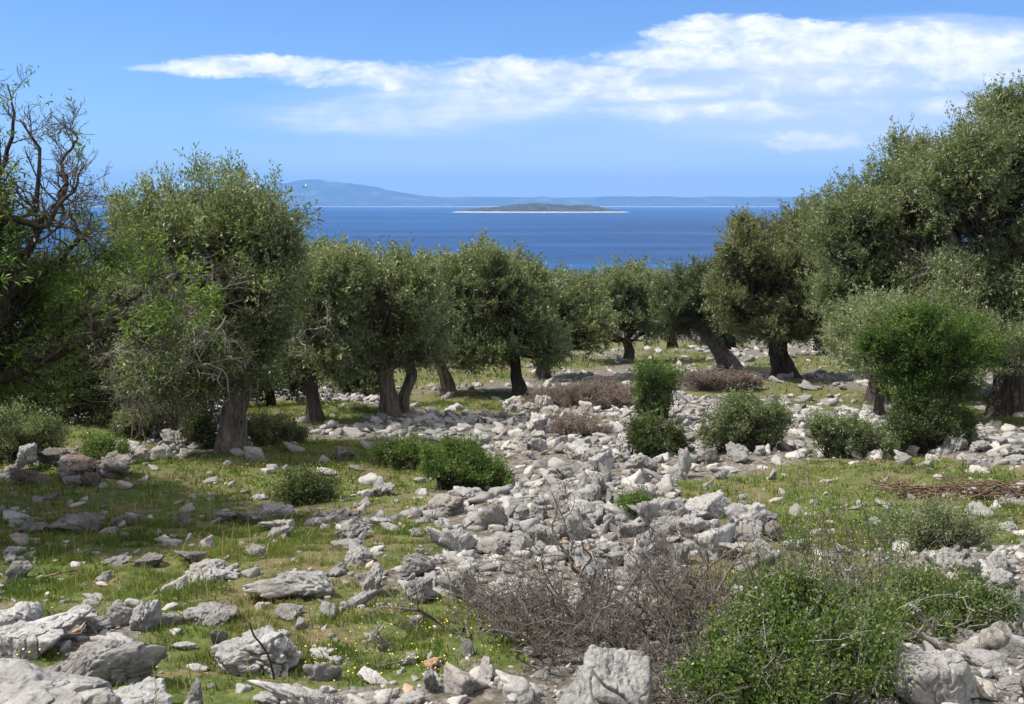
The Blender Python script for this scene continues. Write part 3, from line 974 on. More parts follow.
def lobe_foliage(bag, twig, c, r, dens, leaf, lw, tone, nleaf=16, L=.3, droop=0., upb=.45, sub_n=None):
    """one uneven mass of leafy sprays: clumps in and around an ellipsoid, with shoots that stick out"""
    area = 4 * math.pi * (((r[0] * r[1]) ** 1.6 + (r[0] * r[2]) ** 1.6 + (r[1] * r[2]) ** 1.6) / 3) ** (1 / 1.6)
    rm = (r[0] * r[1] * r[2]) ** (1 / 3)
    L = min(L, rm * .8)
    crad = min(max(.27 * rm, L * .5), .42)
    ns = sub_n or max(5, int(area / (crad ** 2 * 3.8)))
    d = nrm(rng.normal(size=(ns, 3)))
    d[:, 2] = np.abs(d[:, 2]) * np.where(rng.random(ns) < .72, 1, -1)
    rad = rng.uniform(.42, 1.2, ns)
    cc = c + d * r * rad[:, None]
    m = max(2, int(dens * 1.25))
    P = cc[:, None] + rng.normal(size=(ns, m, 3)) * crad * .5 * np.array([1.1, 1.1, .85])
    D = nrm(d[:, None] * .6 + UP * upb + rng.normal(size=(ns, m, 3)) * .45)
    cl = tone + rng.normal(size=ns) * .13
    ct = np.repeat(cl, m)
    P, D = P.reshape(-1, 3), D.reshape(-1, 3)
    gp = fbm(P * (.62 / crad) + 31.7, 2, 57)
    ok = gp + rng.normal(size=len(P)) * .03 > .44
    P, D, ct = P[ok], D[ok], ct[ok]
    leaves(bag, P, D, L * rng.uniform(.6, 1.3, len(P)), nleaf, leaf, lw, ct, droop=droop)
    sh = np.where(rng.random(ns) < .45)[0]
    Ps = np.repeat(cc[sh], 3, 0) + rng.normal(size=(len(sh) * 3, 3)) * crad * .4
    Ds = nrm(np.repeat(d[sh], 3, 0) * .5 + UP * (upb + .3) + rng.normal(size=(len(sh) * 3, 3)) * .35)
    leaves(bag, Ps, Ds, L * rng.uniform(1.3, 2.2, len(Ps)), int(nleaf * 1.4), leaf, lw, np.repeat(cl[sh], 3) + .08, .6, droop)
    k = max(4, int(ns * m * .1))
    Pi = c + nrm(rng.normal(size=(k, 3))) * r * rng.uniform(.1, .68, (k, 1))
    Di = nrm(rng.normal(size=(k, 3)) + UP * .3)
    leaves(bag, Pi, Di, L * 1.2, nleaf, leaf * 1.2, lw * 1.3, tone, droop=droop)
    if twig is not None:
        s = rng.random(len(P)) < .3
        twig.tubes(curve(P[s] - D[s] * L * .6, P[s] + D[s] * L * .8, 4, .06), np.linspace(.006, .002, 4)[None].repeat(s.sum(), 0), 3)
    return cc




def olive(label, base, Y, trunk_px, trunk_w, lobes, leafmat='olive', dens=9, leaf=.065, lw=.021, tone=.42, name='olive_tree', bark='bark', depth=.55, dead=None,
          nleaf=16, L=.3, seed=1, trunks=None, cat='olive tree', back=True, droop=0.):
    """lobes: (px, py, rx, ry[, dy]) ; trunk_px: further points of the trunk in pixels at depth Y"""
    leaf, lw, nleaf = leaf * 1.2, lw * 1.2, int(nleaf * .85)
    b = G(*base) if Y is None else at(base[0], base[1], Y)
    if Y is not None:
        b[2] = terrain(b[0], b[1])[0]
    Y = b[1]
    s = Y / FPX * (1 / CP) * 1.0
    root = thing(name, label, cat, b)
    wood, crown = Bag(), Bag()
    fork = None
    forks = []
    for k, (tp, tw) in enumerate([(trunk_px, trunk_w)] + (trunks or [])):
        st = b if k == 0 else G(*tp[0])
        pts = [st - UP * .15] + [at(p[0], p[1], st[1]) for p in (tp if k == 0 else tp[1:])]
        C, rad = trunk_mesh(wood, pts, tw * s * .5, tw * s * .36, seed=seed + k * 31)
        forks.append((C[-1], C[-4], rad[-1]))
    fork = forks[0][0]
    W3 = []
    xs = [l[0] for l in lobes]
    wide = (max(xs) - min(xs)) * s
    alll = []
    if Y < 45 and name == 'olive_tree':      # shoots rise above the lobes
        lobes = [(l[0], l[1] + (10 if l[1] < 300 else 2), *l[2:]) for l in lobes]
    for l in lobes:
        px, py, rx, ry = l[:4]
        dy = l[4] if len(l) > 4 else rng.uniform(-depth, depth) * (wide * .35 + .3)
        c = at(px, py, Y + dy)
        k = (Y + dy) / Y
        r = np.array([rx * s * k, (rx + ry) * .5 * s, ry * s * k])
        alll.append((c, r))
    if back:       # the far and near sides of the crown, so that it is a volume
        for l in lobes[::2]:
            px, py, rx, ry = l[:4]
            for sg in (1, -1):
                dy = sg * (wide * .3 + .45) * rng.uniform(.7, 1.1)
                c = at(px + rng.uniform(-.3, .3) * rx, py + ry * .25, Y + dy)
                alll.append((c, np.array([rx * .8 * s, rx * .75 * s, ry * .75 * s])))
    for (c, r) in alll:
        f = min(forks, key=lambda q: np.linalg.norm(q[0] - c))
        end = c - UP * r[2] * .15
        limb = curve(f[1], end, 9, .12)
        rl = f[2] * rng.uniform(.42, .62)
        lr = np.linspace(rl, rl * .3, 9)[None]
        wood.tubes(limb, lr, 8)
        cc = lobe_foliage(crown, None, c, r, dens, leaf, lw, tone + rng.normal() * .03, nleaf, L, droop)
        st = limb[0][rng.integers(4, 9, len(cc))]
        tw = curve(st, cc, 6, .12)
        wood.tubes(tw, np.linspace(rl * .26, .006, 6)[None].repeat(len(cc), 0), 4)
    wood.build('trunk', M[bark], root, None, True)
    crown.build('crown', M[leafmat], root)
    if dead:
        db = Bag()
        for (px, py, n, ln) in dead:
            p0 = at(px, py, Y - wide * .5 - .5)
            A = np.repeat(p0[None], n, 0) + rng.normal(size=(n, 3)) * .12
            B = A + nrm(rng.normal(size=(n, 3)) * np.array([1, .6, .7]) + UP * -.05) * ln * rng.uniform(.5, 1.1, (n, 1))
            P1 = curve(A, B, 7, .2)
            R1 = np.linspace(.013, .006, 7)[None].repeat(n, 0)
            db.tubes(P1, R1, 4)
            P2, R2 = sprout(P1, R1, 5, ln * .5, 5, .9, .0, .2, .2, .75)
            db.tubes(P2, R2, 3)
            P3, R3 = sprout(P2, R2, 3, ln * .25, 4, 1., 0., .2, .2, .8)
            db.tubes(P3, R3, 3)
        db.build('dead_twigs', M['dead_pale'], root)
    return root


# the big olive left of centre
olive('big dense olive with a thick twisted pale trunk at the left meadow edge', (229, 452), None, [(230, 432), (236, 408), (245, 382), (242, 350), (238, 320)], 25,
      [(165, 225, 42, 34), (215, 200, 48, 32), (248, 222, 44, 42), (190, 262, 58, 40), (255, 278, 42, 46), (215, 300, 50, 40), (150, 262, 36, 34), (262, 325, 34, 36), (225, 345, 46, 30), (178, 330, 40, 36), (273, 250, 26, 30), (130, 225, 22, 26), (195, 372, 38, 24), (256, 362, 30, 22), (150, 365, 34, 26), (120, 290, 26, 30)],
      dens=9, seed=3, dead=[(205, 310, 12, 1.0), (180, 330, 16, 1.1), (165, 300, 16, 1.0), (150, 335, 14, 1.1), (190, 360, 12, .9), (140, 300, 10, .8)])
olive('slim dark trunked olive between the big twisted olive and the double trunk', (315, 420), None, [(313, 400), (308, 375), (312, 350)], 14,
      [(318, 270, 34, 26), (300, 300, 30, 28), (335, 300, 30, 30), (318, 325, 36, 24), (345, 268, 26, 22), (290, 335, 22, 22), (335, 350, 30, 20), (292, 360, 20, 18)], bark='bark_dark', dens=8, leaf=.075, lw=.025, seed=5,
      dead=[(312, 332, 12, .8)])
olive('broad olive on a double splayed trunk in the middle row', (388, 416), None, [(390, 400), (384, 378), (392, 350)], 18,
      [(375, 270, 38, 26), (345, 295, 32, 34), (400, 290, 38, 36), (365, 330, 40, 28), (420, 320, 32, 32), (410, 268, 26, 18), (345, 342, 24, 24), (400, 352, 30, 18), (352, 358, 22, 15), (425, 350, 24, 18), (333, 358, 18, 16)], dens=8, leaf=.075, lw=.026, seed=7, trunks=[([(402, 413), (404, 395), (412, 375), (406, 350)], 13)])
olive('olive with a short stout trunk right of the double trunked one', (449, 394), None, [(446, 380), (440, 362), (445, 340)], 13,
      [(450, 270, 34, 24), (430, 298, 34, 30), (470, 300, 34, 34), (448, 330, 36, 26), (476, 340, 26, 22), (432, 348, 24, 14), (462, 352, 20, 10)], dens=8, leaf=.085, lw=.03, seed=9)
olive('tall olive with a high rounded crown and a leaning slender trunk', (519, 395), None, [(518, 382), (516, 368), (512, 345)], 13,
      [(485, 258, 28, 22), (470, 280, 26, 24), (508, 272, 26, 26), (490, 300, 40, 30), (525, 312, 28, 34), (500, 340, 34, 22), (545, 345, 20, 18), (530, 285, 18, 20), (490, 350, 26, 12)], bark='bark_dark', dens=8, leaf=.085, lw=.03, seed=11)
olive('olive half hidden behind the leaning slender trunk', (543, 378), None, [(542, 368), (539, 352)], 14,
      [(545, 285, 34, 20), (568, 305, 32, 28), (535, 310, 30, 28), (560, 340, 40, 20), (590, 326, 24, 20)], bark='bark_dark', dens=7, leaf=.1, lw=.036, seed=13)
olive('separate rounded olive with a dark trunk before the open slope', (630, 362), None, [(629, 352), (626, 338)], 11,
      [(635, 280, 30, 16), (612, 296, 30, 22), (650, 302, 20, 28), (630, 322, 38, 20), (600, 326, 26, 20), (655, 322, 18, 14)], bark='bark_dark', dens=7, leaf=.12, lw=.042, seed=15)
olive('dense dark green olive leaning left on a slanting bare trunk', (735, 372), None, [(728, 360), (712, 340), (698, 325), (692, 310)], 19,
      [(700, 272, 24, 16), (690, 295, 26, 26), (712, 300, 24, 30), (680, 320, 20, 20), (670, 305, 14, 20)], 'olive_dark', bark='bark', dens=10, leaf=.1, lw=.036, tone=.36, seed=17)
olive('wide dense olive with a thick dark trunk right of the leaning one', (783, 377), None, [(782, 360), (778, 342), (790, 320)], 20,
      [(745, 240, 24, 26), (728, 262, 18, 20), (775, 250, 34, 30), (790, 228, 26, 20), (815, 214, 28, 20), (800, 262, 34, 30, 1.5), (860, 255, 34, 30, 2.), (800, 330, 26, 14), (730, 290, 26, 22), (760, 290, 40, 32), (805, 250, 36, 34), (840, 235, 36, 34), (800, 295, 42, 30), (840, 280, 36, 30), (760, 322, 40, 18), (830, 310, 28, 20), (742, 216, 8, 8)],
      'olive_brown', bark='bark_dark', dens=9, leaf=.1, lw=.034, seed=19)
# the tall bank of olives on the right
olive('middle olive of the tall bank with a feathery crown stepping up', (880, 392), 30., [(880, 370), (885, 330), (890, 290)], 16,
      [(855, 200, 30, 26), (885, 178, 34, 28), (915, 165, 34, 32), (870, 235, 38, 36), (910, 215, 42, 40), (945, 200, 40, 44), (895, 265, 40, 28), (940, 255, 42, 34), (850, 250, 26, 30), (915, 150, 22, 18), (828, 225, 24, 28), (840, 205, 20, 16), (840, 280, 26, 26)],
      'olive', bark='bark_dark', dens=9, leaf=.08, lw=.026, tone=.43, seed=21, dead=[(930, 268, 14, .9)])
olive('tallest olive of all, at the right edge with its crown leaving the frame', (1010, 410), 25., [(1010, 380), (1005, 320), (1005, 260)], 26,
      [(985, 140, 36, 34), (1015, 118, 38, 34), (965, 175, 38, 38), (1010, 175, 46, 44), (1050, 140, 46, 50), (985, 225, 46, 42), (1035, 235, 50, 48), (1080, 200, 50, 60), (975, 275, 42, 34), (1025, 290, 46, 30), (1090, 280, 50, 50), (1008, 102, 22, 20), (945, 165, 22, 24)],
      'olive', bark='bark_dark', dens=9, leaf=.075, lw=.025, tone=.43, seed=23)
olive('low greyish olive thicket behind the small round green tree', (880, 385), 24., [(880, 370), (882, 350)], 8,
      [(880, 320, 40, 24), (920, 318, 36, 26), (970, 325, 40, 26), (850, 335, 26, 24), (1000, 340, 34, 26), (930, 350, 50, 22), (870, 352, 36, 20)], 'olive', dens=8, leaf=.06, lw=.019, tone=.5, seed=25, bark='bark_dark', depth=.3)
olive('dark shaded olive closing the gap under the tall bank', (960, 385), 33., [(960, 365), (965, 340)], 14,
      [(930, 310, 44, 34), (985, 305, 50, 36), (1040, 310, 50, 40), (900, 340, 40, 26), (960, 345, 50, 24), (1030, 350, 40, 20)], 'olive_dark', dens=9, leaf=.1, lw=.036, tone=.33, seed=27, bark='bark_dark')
# trees further down the slope, behind the row
for (px, py, Y, lobes, lab, mt, sd) in [
    (300, 345, 48., [(285, 300, 24, 24), (305, 272, 26, 22), (330, 262, 26, 18), (325, 300, 34, 26), (310, 335, 40, 20)], 'distant olive peeping out right of the big twisted olive', 'olive', 41),
    (430, 345, 58., [(410, 290, 30, 30), (440, 300, 34, 34), (425, 335, 40, 20)], 'distant olive behind the double trunked one', 'olive', 43),
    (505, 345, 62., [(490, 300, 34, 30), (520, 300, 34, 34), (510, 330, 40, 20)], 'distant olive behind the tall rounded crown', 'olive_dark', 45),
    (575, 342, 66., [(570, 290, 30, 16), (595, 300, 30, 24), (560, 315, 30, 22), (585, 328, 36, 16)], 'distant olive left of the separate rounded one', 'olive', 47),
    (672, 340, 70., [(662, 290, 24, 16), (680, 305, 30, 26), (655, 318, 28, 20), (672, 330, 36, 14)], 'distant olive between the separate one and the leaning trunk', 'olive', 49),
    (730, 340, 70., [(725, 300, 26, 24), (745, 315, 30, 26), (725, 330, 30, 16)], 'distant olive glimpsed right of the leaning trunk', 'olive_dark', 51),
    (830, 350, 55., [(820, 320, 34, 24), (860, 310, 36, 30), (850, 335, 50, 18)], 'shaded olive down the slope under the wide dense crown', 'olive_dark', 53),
]:
    olive(lab, (px, py), Y, [(px, py - 15), (px + 3, py - 28)], 9, lobes, mt, dens=7, leaf=.14, lw=.05, seed=sd, bark='bark_dark', nleaf=14, L=.4, depth=.4)

# dark maquis behind the left trees
for (px, py, Y, lobes, lab, mt, sd, tn) in [
    (60, 405, 22., [(25, 330, 40, 36), (70, 350, 40, 40), (110, 345, 40, 40), (45, 385, 46, 26), (95, 390, 50, 24), (60, 408, 40, 14), (105, 410, 34, 12), (20, 405, 34, 14), (10, 385, 30, 26), (40, 290, 34, 30), (85, 300, 34, 30)], 'dark evergreen thicket behind the almond branches at the left', 'maquis', 61, .42),
    (150, 405, 23., [(140, 340, 36, 34), (175, 355, 36, 34), (150, 388, 40, 26), (195, 390, 34, 26), (170, 408, 36, 12), (135, 408, 26, 12), (120, 300, 32, 30), (150, 290, 30, 28)], 'dark evergreen thicket between the almond and the twisted olive', 'maquis', 63, .4),
    (270, 400, 27., [(270, 370, 34, 26), (295, 385, 30, 18), (255, 392, 30, 16)], 'dark shrub mass behind the right of the twisted olive trunk', 'maquis', 65, .4),
    (348, 395, 32., [(345, 372, 24, 18), (360, 385, 22, 12)], 'dark round shrub behind the slim trunked olive', 'maquis', 67, .35),
]:
    olive(lab, (px, py), Y, [(px, py - 12), (px + 4, py - 30)], 8, lobes, mt, dens=8, leaf=.07, lw=.03, seed=sd, bark='bark_dark', name='evergreen_shrub', cat='shrub', tone=tn, depth=.35, back=False)


# ------------------------------------------------------------------ the almond at the left edge
def almond():
    Y = 11.2
    b = at(-75, 470, Y)
    b[2] = terrain(b[0], b[1])[0]
    root = thing('almond_tree', 'half bare tree with fresh green leaves and crooked dark limbs at the left edge', 'tree', b)
    wood, crown, dead = Bag(), Bag(), Bag()
    C, rad = trunk_mesh(wood, [b - UP * .1, at(-70, 430, Y), at(-55, 390, Y), at(-40, 350, Y)], .16, .12, seed=81)
    px_l = [  # crooked limbs: pixel, depth offset, radius px start/end
        ([(-40, 350), (-5, 335), (5, 300), (2, 280), (25, 262), (40, 222), (35, 195), (45, 150), (20, 120)], 0, 11, 3),
        ([(0, 300), (-8, 250), (-10, 200), (5, 160), (15, 115), (8, 85)], .5, 8, 2),
        ([(2, 280), (-12, 235), (10, 215), (45, 232), (50, 215), (75, 190), (82, 165)], -.4, 8, 2),
        ([(40, 222), (58, 205), (66, 185), (60, 160), (78, 138), (72, 128)], .2, 5, 1.5),
        ([(-40, 350), (-10, 385), (45, 362), (70, 345), (100, 330), (122, 326), (138, 342), (148, 338), (151, 330)], -.5, 11, 2.4),
        ([(45, 362), (52, 340), (75, 325), (80, 310), (100, 318), (122, 302), (138, 298), (142, 285), (160, 270), (185, 275)], -.3, 6, 1.6),
        ([(-40, 350), (-20, 320), (5, 295), (30, 282), (60, 262), (75, 245), (92, 222), (88, 215)], .3, 9, 1.8),
        ([(60, 205), (75, 222), (88, 245), (98, 262)], .1, 3, 1.2),
        ([(100, 330), (125, 318), (150, 322), (175, 330), (190, 318)], -.6, 4, 1.2),
    ]
    s = Y / FPX
    L1P, L1R = [], []
    for pts, dy, r0, r1 in px_l:
        P = np.array([at(p[0], p[1], Y + dy * min(1, k / 3)) for k, p in enumerate(pts)])
        t = np.linspace(0, 1, 18)
        tt = np.linspace(0, 1, len(P))
        Q = np.stack([np.interp(t, tt, P[:, j]) for j in range(3)], 1)
        Q[1:-1] = (Q[:-2] + 2 * Q[1:-1] + Q[2:]) / 4
        Q += rng.normal(size=Q.shape) * .012
        L1P.append(Q)
        L1R.append(np.linspace(r0, r1 * .4, 18) * s * .66)
    P1, R1 = np.array(L1P), np.array(L1R)
    wood.tubes(P1, R1, 9)
    P2, R2 = sprout(P1, R1, 16, .62, 8, 1.1, .2, .15, .13, .5, .35)
    R2 = np.clip(R2, .004, .02)
    dead.tubes(P2, R2, 5)
    P3, R3 = sprout(P2, R2, 8, .24, 6, 1.2, .2, .1, .13, .6, .4)
    R3 = np.clip(R3, .0028, .01)
    dead.tubes(P3, R3, 4)
    P4, R4 = sprout(P3, R3, 3, .09, 4, 1.2, .2, .2, .1, .7, .4)
    dead.tubes(P4, np.clip(R4, .002, .005), 3)
    # spurs with leaves lower down, the top stays bare
    tips, dirs = P3[:, -1], nrm(P3[:, -1] - P3[:, -3])
    px, py, _ = project(tips)
    green = np.clip((py - 165) / 120, .04, 1) * np.clip((260 - px) / 120, 0, 1)
    cl = fbm(tips * 1.6, 2, 31)
    keep = rng.random(len(tips)) < .75 * green * np.clip((cl - .34) * 6, 0, 1)
    leaves(crown, tips[keep] - dirs[keep] * .1, dirs[keep], .28, 16, .075, .02, .5, .95, .35, .03)
    keep = rng.random(len(P4)) < .4 * np.clip((project(P4[:, -1])[1] - 150) / 120, .02, 1) * np.clip((fbm(P4[:, -1] * 1.6, 2, 31) - .36) * 6, 0, 1)
    q, d = P4[keep][:, -1], nrm(P4[keep][:, -1] - P4[keep][:, 0])
    leaves(crown, q, d, .14, 9, .065, .018, .55, .95, .3, .03)
    # leafy masses out of the frame and low down that throw the shade on the meadow
    for (px, py, rx, ry, dy) in [(-60, 250, 60, 60, .4), (-110, 200, 60, 60, .2), (-150, 280, 60, 55, -.2), (-70, 180, 50, 45, .9), (-40, 320, 40, 40, .6), (-100, 320, 60, 40, -.4), (10, 300, 36, 36, 1.0), (40, 280, 34, 28, .9), (-20, 230, 40, 40, 1.2), (40, 330, 40, 34, 1.0), (20, 385, 44, 30, .6), (-95, 260, 60, 50, -1.5), (-140, 300, 60, 50, -1.6), (-80, 190, 50, 45, -.8), (-150, 220, 60, 55, -1.5), (-110, 330, 50, 40, -2.2), (-170, 330, 60, 40, -2.6), (-190, 260, 60, 50, -2.2), (-120, 240, 60, 50, .8), (-75, 300, 40, 36, -2.4)]:
        c = at(px, py, Y + dy)
        r = np.array([rx, (rx + ry) / 2, ry]) * s
        cc = lobe_foliage(crown, wood, c, r, 6 if px > -50 else 9, .075, .021, .42, 13, .3, .3, .2)
        st = C[-1][None].repeat(len(cc), 0)
        wood.tubes(curve(st * .5 + cc * .5, cc, 6, .15), np.linspace(.02, .006, 6)[None].repeat(len(cc), 0), 4)
    wood.build('trunk', M['bark_dark'], root, None, True)
    for _ in range(34):      # the rest of the crown, left of the view
        y_ = rng.uniform(9.2, 13.2)
        x_ = -.53 * y_ - .75 - rng.random() * 1.9
        c = np.array([x_, y_, terrain(x_, y_)[0] + rng.uniform(2.1, 4.1)])
        cc = lobe_foliage(crown, wood, c, np.array([.7, .7, .5]), 13, .08, .024, .4, 13, .3, .3, .2)
        wood.tubes(curve(C[-1] * .5 + c * .5, cc, 6, .15), np.linspace(.02, .006, 6)[None].repeat(len(cc), 0), 4)
    dead.build('twigs', M['bark'], root)
    crown.build('crown', M['almond'], root)
    return root


almond()


# dead tangle hanging between the almond and the olive
def tangle(name, label, cat, px, py, Y, n, ln, dirs, mat, spread=(.25, .2, .1), l2=6, l3=4, r0=.012, up=0., foot=True):
    b = at(px, py, Y)
    b[2] = terrain(b[0], b[1])[0] if foot else b[2]
    bag = Bag()
    A = b + rng.normal(size=(n, 3)) * np.array(spread)
    if foot:
        A[:, 2] = terrain(A[:, 0], A[:, 1]) + .02
    D = nrm(np.array(dirs[0]) + rng.normal(size=(n, 3)) * np.array(dirs[1]))
    P1 = curve(A, A + D * ln * rng.uniform(.5, 1.15, (n, 1)), 10, .22)
    R1 = np.linspace(1, .35, 10)[None] * rng.uniform(.5, 1.1, (n, 1)) * r0 * np.where(np.arange(n) % 4 == 0, 1.9, 1.)[:, None]
    bag.tubes(P1, R1, 6)
    P2, R2 = sprout(P1, R1, l2, ln * .5, 7, .8, up, .15, .2, .6, .4)
    R2 = np.maximum(R2, .002)
    bag.tubes(P2, R2, 4)
    P3, R3 = sprout(P2, R2, l3, ln * .24, 5, .9, up, .15, .2, .7, .5)
    bag.tubes(P3, np.maximum(R3, .0016), 3)
    o = bag.build(name, M[mat], None, b)
    return tag(o, label, cat)


b0 = G(195, 440)
tangle('dead_bush', 'grey leafless tangle of twigs hanging left of the twisted olive', 'dead bush', 170, 425, b0[1] - .6, 34, 2.3, ((.0, 0, 1.), (.35, .3, .2)), 'dead', (.5, .3, .1), 8, 5, .012, -.05)

# dead thorn brush in the foreground
gb = G(545, 655)
tangle('thorn_brush', 'grey leafless thorn brush sprawling at the left behind the cracked boulder', 'dead bush', 560, 640, G(560, 640)[1], 40, .66, ((-.35, .1, .38), (.75, .5, .28)), 'dead', (.36, .2, .02), 8, 4, .008, .05)
tangle('thorn_brush', 'denser leafless thorn brush fanning upward between the cracked boulder and the green shrub', 'dead bush', 655, 650, G(655, 650)[1], 58, .6, ((-.05, .1, .42), (.75, .5, .28)), 'dead', (.3, .2, .02), 9, 4, .008, .1)
tangle('thorn_brush', 'thin dark upright dead stems rising above the left thorn brush', 'dead bush', 610, 600, G(610, 600)[1], 8, .8, ((-.15, 0, .9), (.35, .2, .1)), 'dead', (.3, .2, .02), 4, 3, .008, .2)
tangle('thorn_brush', 'pale dry stems tumbling over the right side of the cracked boulder', 'dead bush', 690, 695, G(690, 695)[1], 24, .42, ((.0, 0, .45), (.7, .4, .25)), 'dead', (.16, .12, .02), 7, 4, .006, .0)


# ------------------------------------------------------------------ shrubs
def shrub(label, base, lobes, mat='bush', leaf=.03, lw=.016, dens=8, tone=.45, name='shrub', nleaf=14, L=.16, Y=None, stems=True, cat='shrub', depth=.5, twig_r=1., back=True, stem_mat='bark_dark', trunk=None, upb=.45, shoots=0, sub=None, bare=0):
    b = G(*base) if Y is None else at(base[0], base[1], Y)
    b[2] = terrain(b[0], b[1])[0]
    s = math.hypot(b[1], EYE - b[2]) / FPX
    root = thing(name, label, cat, b)
    wood, crown = Bag(), Bag()
    wide = max(l[0] + l[2] for l in lobes) - min(l[0] - l[2] for l in lobes)
    al = []
    for l in lobes:
        dy = l[4] if len(l) > 4 else rng.uniform(-depth, depth) * wide * s * .3
        al.append((at(l[0], l[1], b[1] + dy), np.array([l[2], (l[2] + l[3]) / 2, l[3]]) * s))
    if back:
        for l in lobes[::2]:
            dy = wide * s * .3 * rng.uniform(.7, 1.2)
            al.append((at(l[0], l[1] + l[3] * .2, b[1] + dy), np.array([l[2], (l[2] + l[3]) / 2, l[3]]) * s * .8))
    if trunk:
        trunk_mesh(wood, [b - UP * .1] + [at(p[0], p[1], b[1]) for p in trunk[0]], trunk[1] * s * .5, trunk[1] * s * .35, seed=5)
        st0 = at(*trunk[0][-1], b[1])
    for c, r in al:
        cc = lobe_foliage(crown, None, c, r, dens, leaf, lw, tone + rng.normal() * .06, nleaf, L, upb=upb, sub_n=sub)
        if stems:
            n = len(cc)
            if trunk:
                A = np.repeat(st0[None], n, 0) + rng.normal(size=(n, 3)) * .03
            else:
                A = np.stack([b[0] * .6 + c[0] * .4 + rng.normal(size=n) * .1 * wide * s, np.full(n, b[1] * .5 + c[1] * .5) + rng.normal(size=n) * .06, np.zeros(n)], 1)
                A[:, 2] = terrain(A[:, 0], A[:, 1]) - .02
            P = curve(A, cc, 8, .12)
            Rr = np.linspace(.011, .003, 8)[None].repeat(n, 0) * twig_r
            wood.tubes(P, Rr, 5)
            P2, R2 = sprout(P, Rr, 3, np.linalg.norm(r) * .45, 5, .7, .2, .5, .15, .6, .5)
            wood.tubes(P2, R2, 3)
    if bare:      # dry twigs poking out of the leaves
        bt = Bag()
        for c, r in al:
            A = c + rng.normal(size=(bare, 3)) * r * .5
            D = nrm(rng.normal(size=(bare, 3)) * np.array([.8, .6, .5]) + np.array([0, -.35, .45]))
            P = curve(A, A + D * rng.uniform(.12, .38, (bare, 1)), 7, .2)
            Rr = rng.uniform(.002, .0045, (bare, 1)) * np.linspace(1, .5, 7)[None]
            bt.tubes(P, Rr, 5)
            P2, R2 = sprout(P, Rr, 4, .13, 5, .8, .1, .2, .2, .7, .5)
            bt.tubes(P2, np.maximum(R2, .0012), 3)
        bt.build('bare_twigs', M['dead_pale'], root)
    for c, r in (al if shoots else []):      # long thin shoots with small leaves, above the mass
        n = shoots
        A = c + rng.normal(size=(n, 3)) * r * .5
        D = nrm(UP * 1.1 + rng.normal(size=(n, 3)) * .38)
        ln = rng.uniform(.12, .42, n)
        wood.tubes(curve(A, A + D * ln[:, None], 6, .1), np.linspace(.0035, .0012, 6)[None].repeat(n, 0), 4)
        leaves(crown, A, D, ln, 14, leaf * .9, lw * .85, tone + .22, .9, 0., .008)
    if wood.n:
        wood.build('stems' if not trunk else 'trunk', M[stem_mat], root, None, True)
    crown.build('crown', M[mat], root)
    return root


shrub('lush bright green leafy shrub filling the bottom right foreground', (790, 700),
      [(745, 675, 34, 26, -.15), (715, 697, 28, 20, -.2), (790, 652, 36, 28, 0), (830, 640, 30, 30, .1), (775, 625, 28, 20, .2), (738, 640, 22, 16, .15), (818, 614, 20, 13, .35), (852, 672, 36, 26, -.1), (800, 690, 52, 22, -.25), (862, 632, 24, 24, .25), (757, 614, 13, 8, .35), (875, 655, 18, 18, .1), (700, 682, 12, 12, .1), (765, 592, 12, 9, .6), (795, 588, 16, 8, .7), (845, 608, 16, 10, .5), (775, 705, 24, 14, -.3), (880, 625, 14, 12, .35)],
      leaf=.022, lw=.013, dens=6, tone=.46, nleaf=13, L=.14, shoots=9, bare=5, twig_r=1.3, stem_mat='dead')
shrub('lower green shrub spreading right towards the edge rock pile', (935, 640), [(895, 620, 26, 24, .1), (935, 605, 26, 18, .2), (965, 612, 28, 18, .1), (992, 612, 16, 14, .1), (920, 636, 34, 16, -.1), (885, 645, 22, 20, -.1), (950, 632, 26, 14, 0.), (910, 592, 18, 12, .25)], leaf=.022, lw=.013, dens=6, tone=.42, nleaf=13, L=.13, shoots=7, bare=4, twig_r=1.3, stem_mat='dead')
shrub('sparse yellowish green thin stemmed shrub above the lush foreground shrub', (840, 590), [(800, 565, 34, 20), (850, 550, 38, 22), (890, 558, 30, 18), (775, 580, 22, 12), (830, 525, 32, 18), (870, 522, 22, 12), (795, 535, 18, 14), (905, 575, 24, 14)], 'weed', leaf=.022, lw=.01, dens=2, tone=.36, nleaf=7, L=.2, shoots=6, sub=7, twig_r=.5, stem_mat='dead', upb=.8)
shrub('low greyish shrub around the upright dark stick', (930, 552), [(905, 532, 32, 16), (945, 530, 34, 16), (975, 535, 22, 12), (925, 545, 34, 10)], 'olive', leaf=.022, lw=.011, dens=7, tone=.45, nleaf=10, L=.12, stem_mat='dead')
shrub('upper half of a narrow column shrub standing in the stone field', (654, 425), [(648, 373, 15, 8), (668, 379, 13, 9), (655, 388, 18, 9), (641, 398, 9, 8), (661, 401, 11, 8), (646, 412, 8, 6), (655, 418, 8, 6)], 'bush', leaf=.045, lw=.021, dens=6, tone=.4, name='column_shrub')
shrub('low dark cushion shrub at the foot of the column shrub', (657, 456), [(643, 431, 12, 9), (660, 436, 17, 10), (675, 446, 9, 8), (640, 446, 12, 8), (658, 449, 16, 7)], 'maquis', leaf=.045, lw=.022, dens=9, tone=.5)
shrub('spreading mid green shrub on the rocks right of the column shrub', (745, 450), [(738, 408, 15, 8), (760, 412, 19, 9), (778, 420, 11, 9), (722, 425, 13, 9), (745, 424, 23, 10), (711, 438, 9, 7), (735, 440, 20, 8), (765, 436, 18, 8)], 'olive', leaf=.04, lw=.02, dens=9, tone=.45)
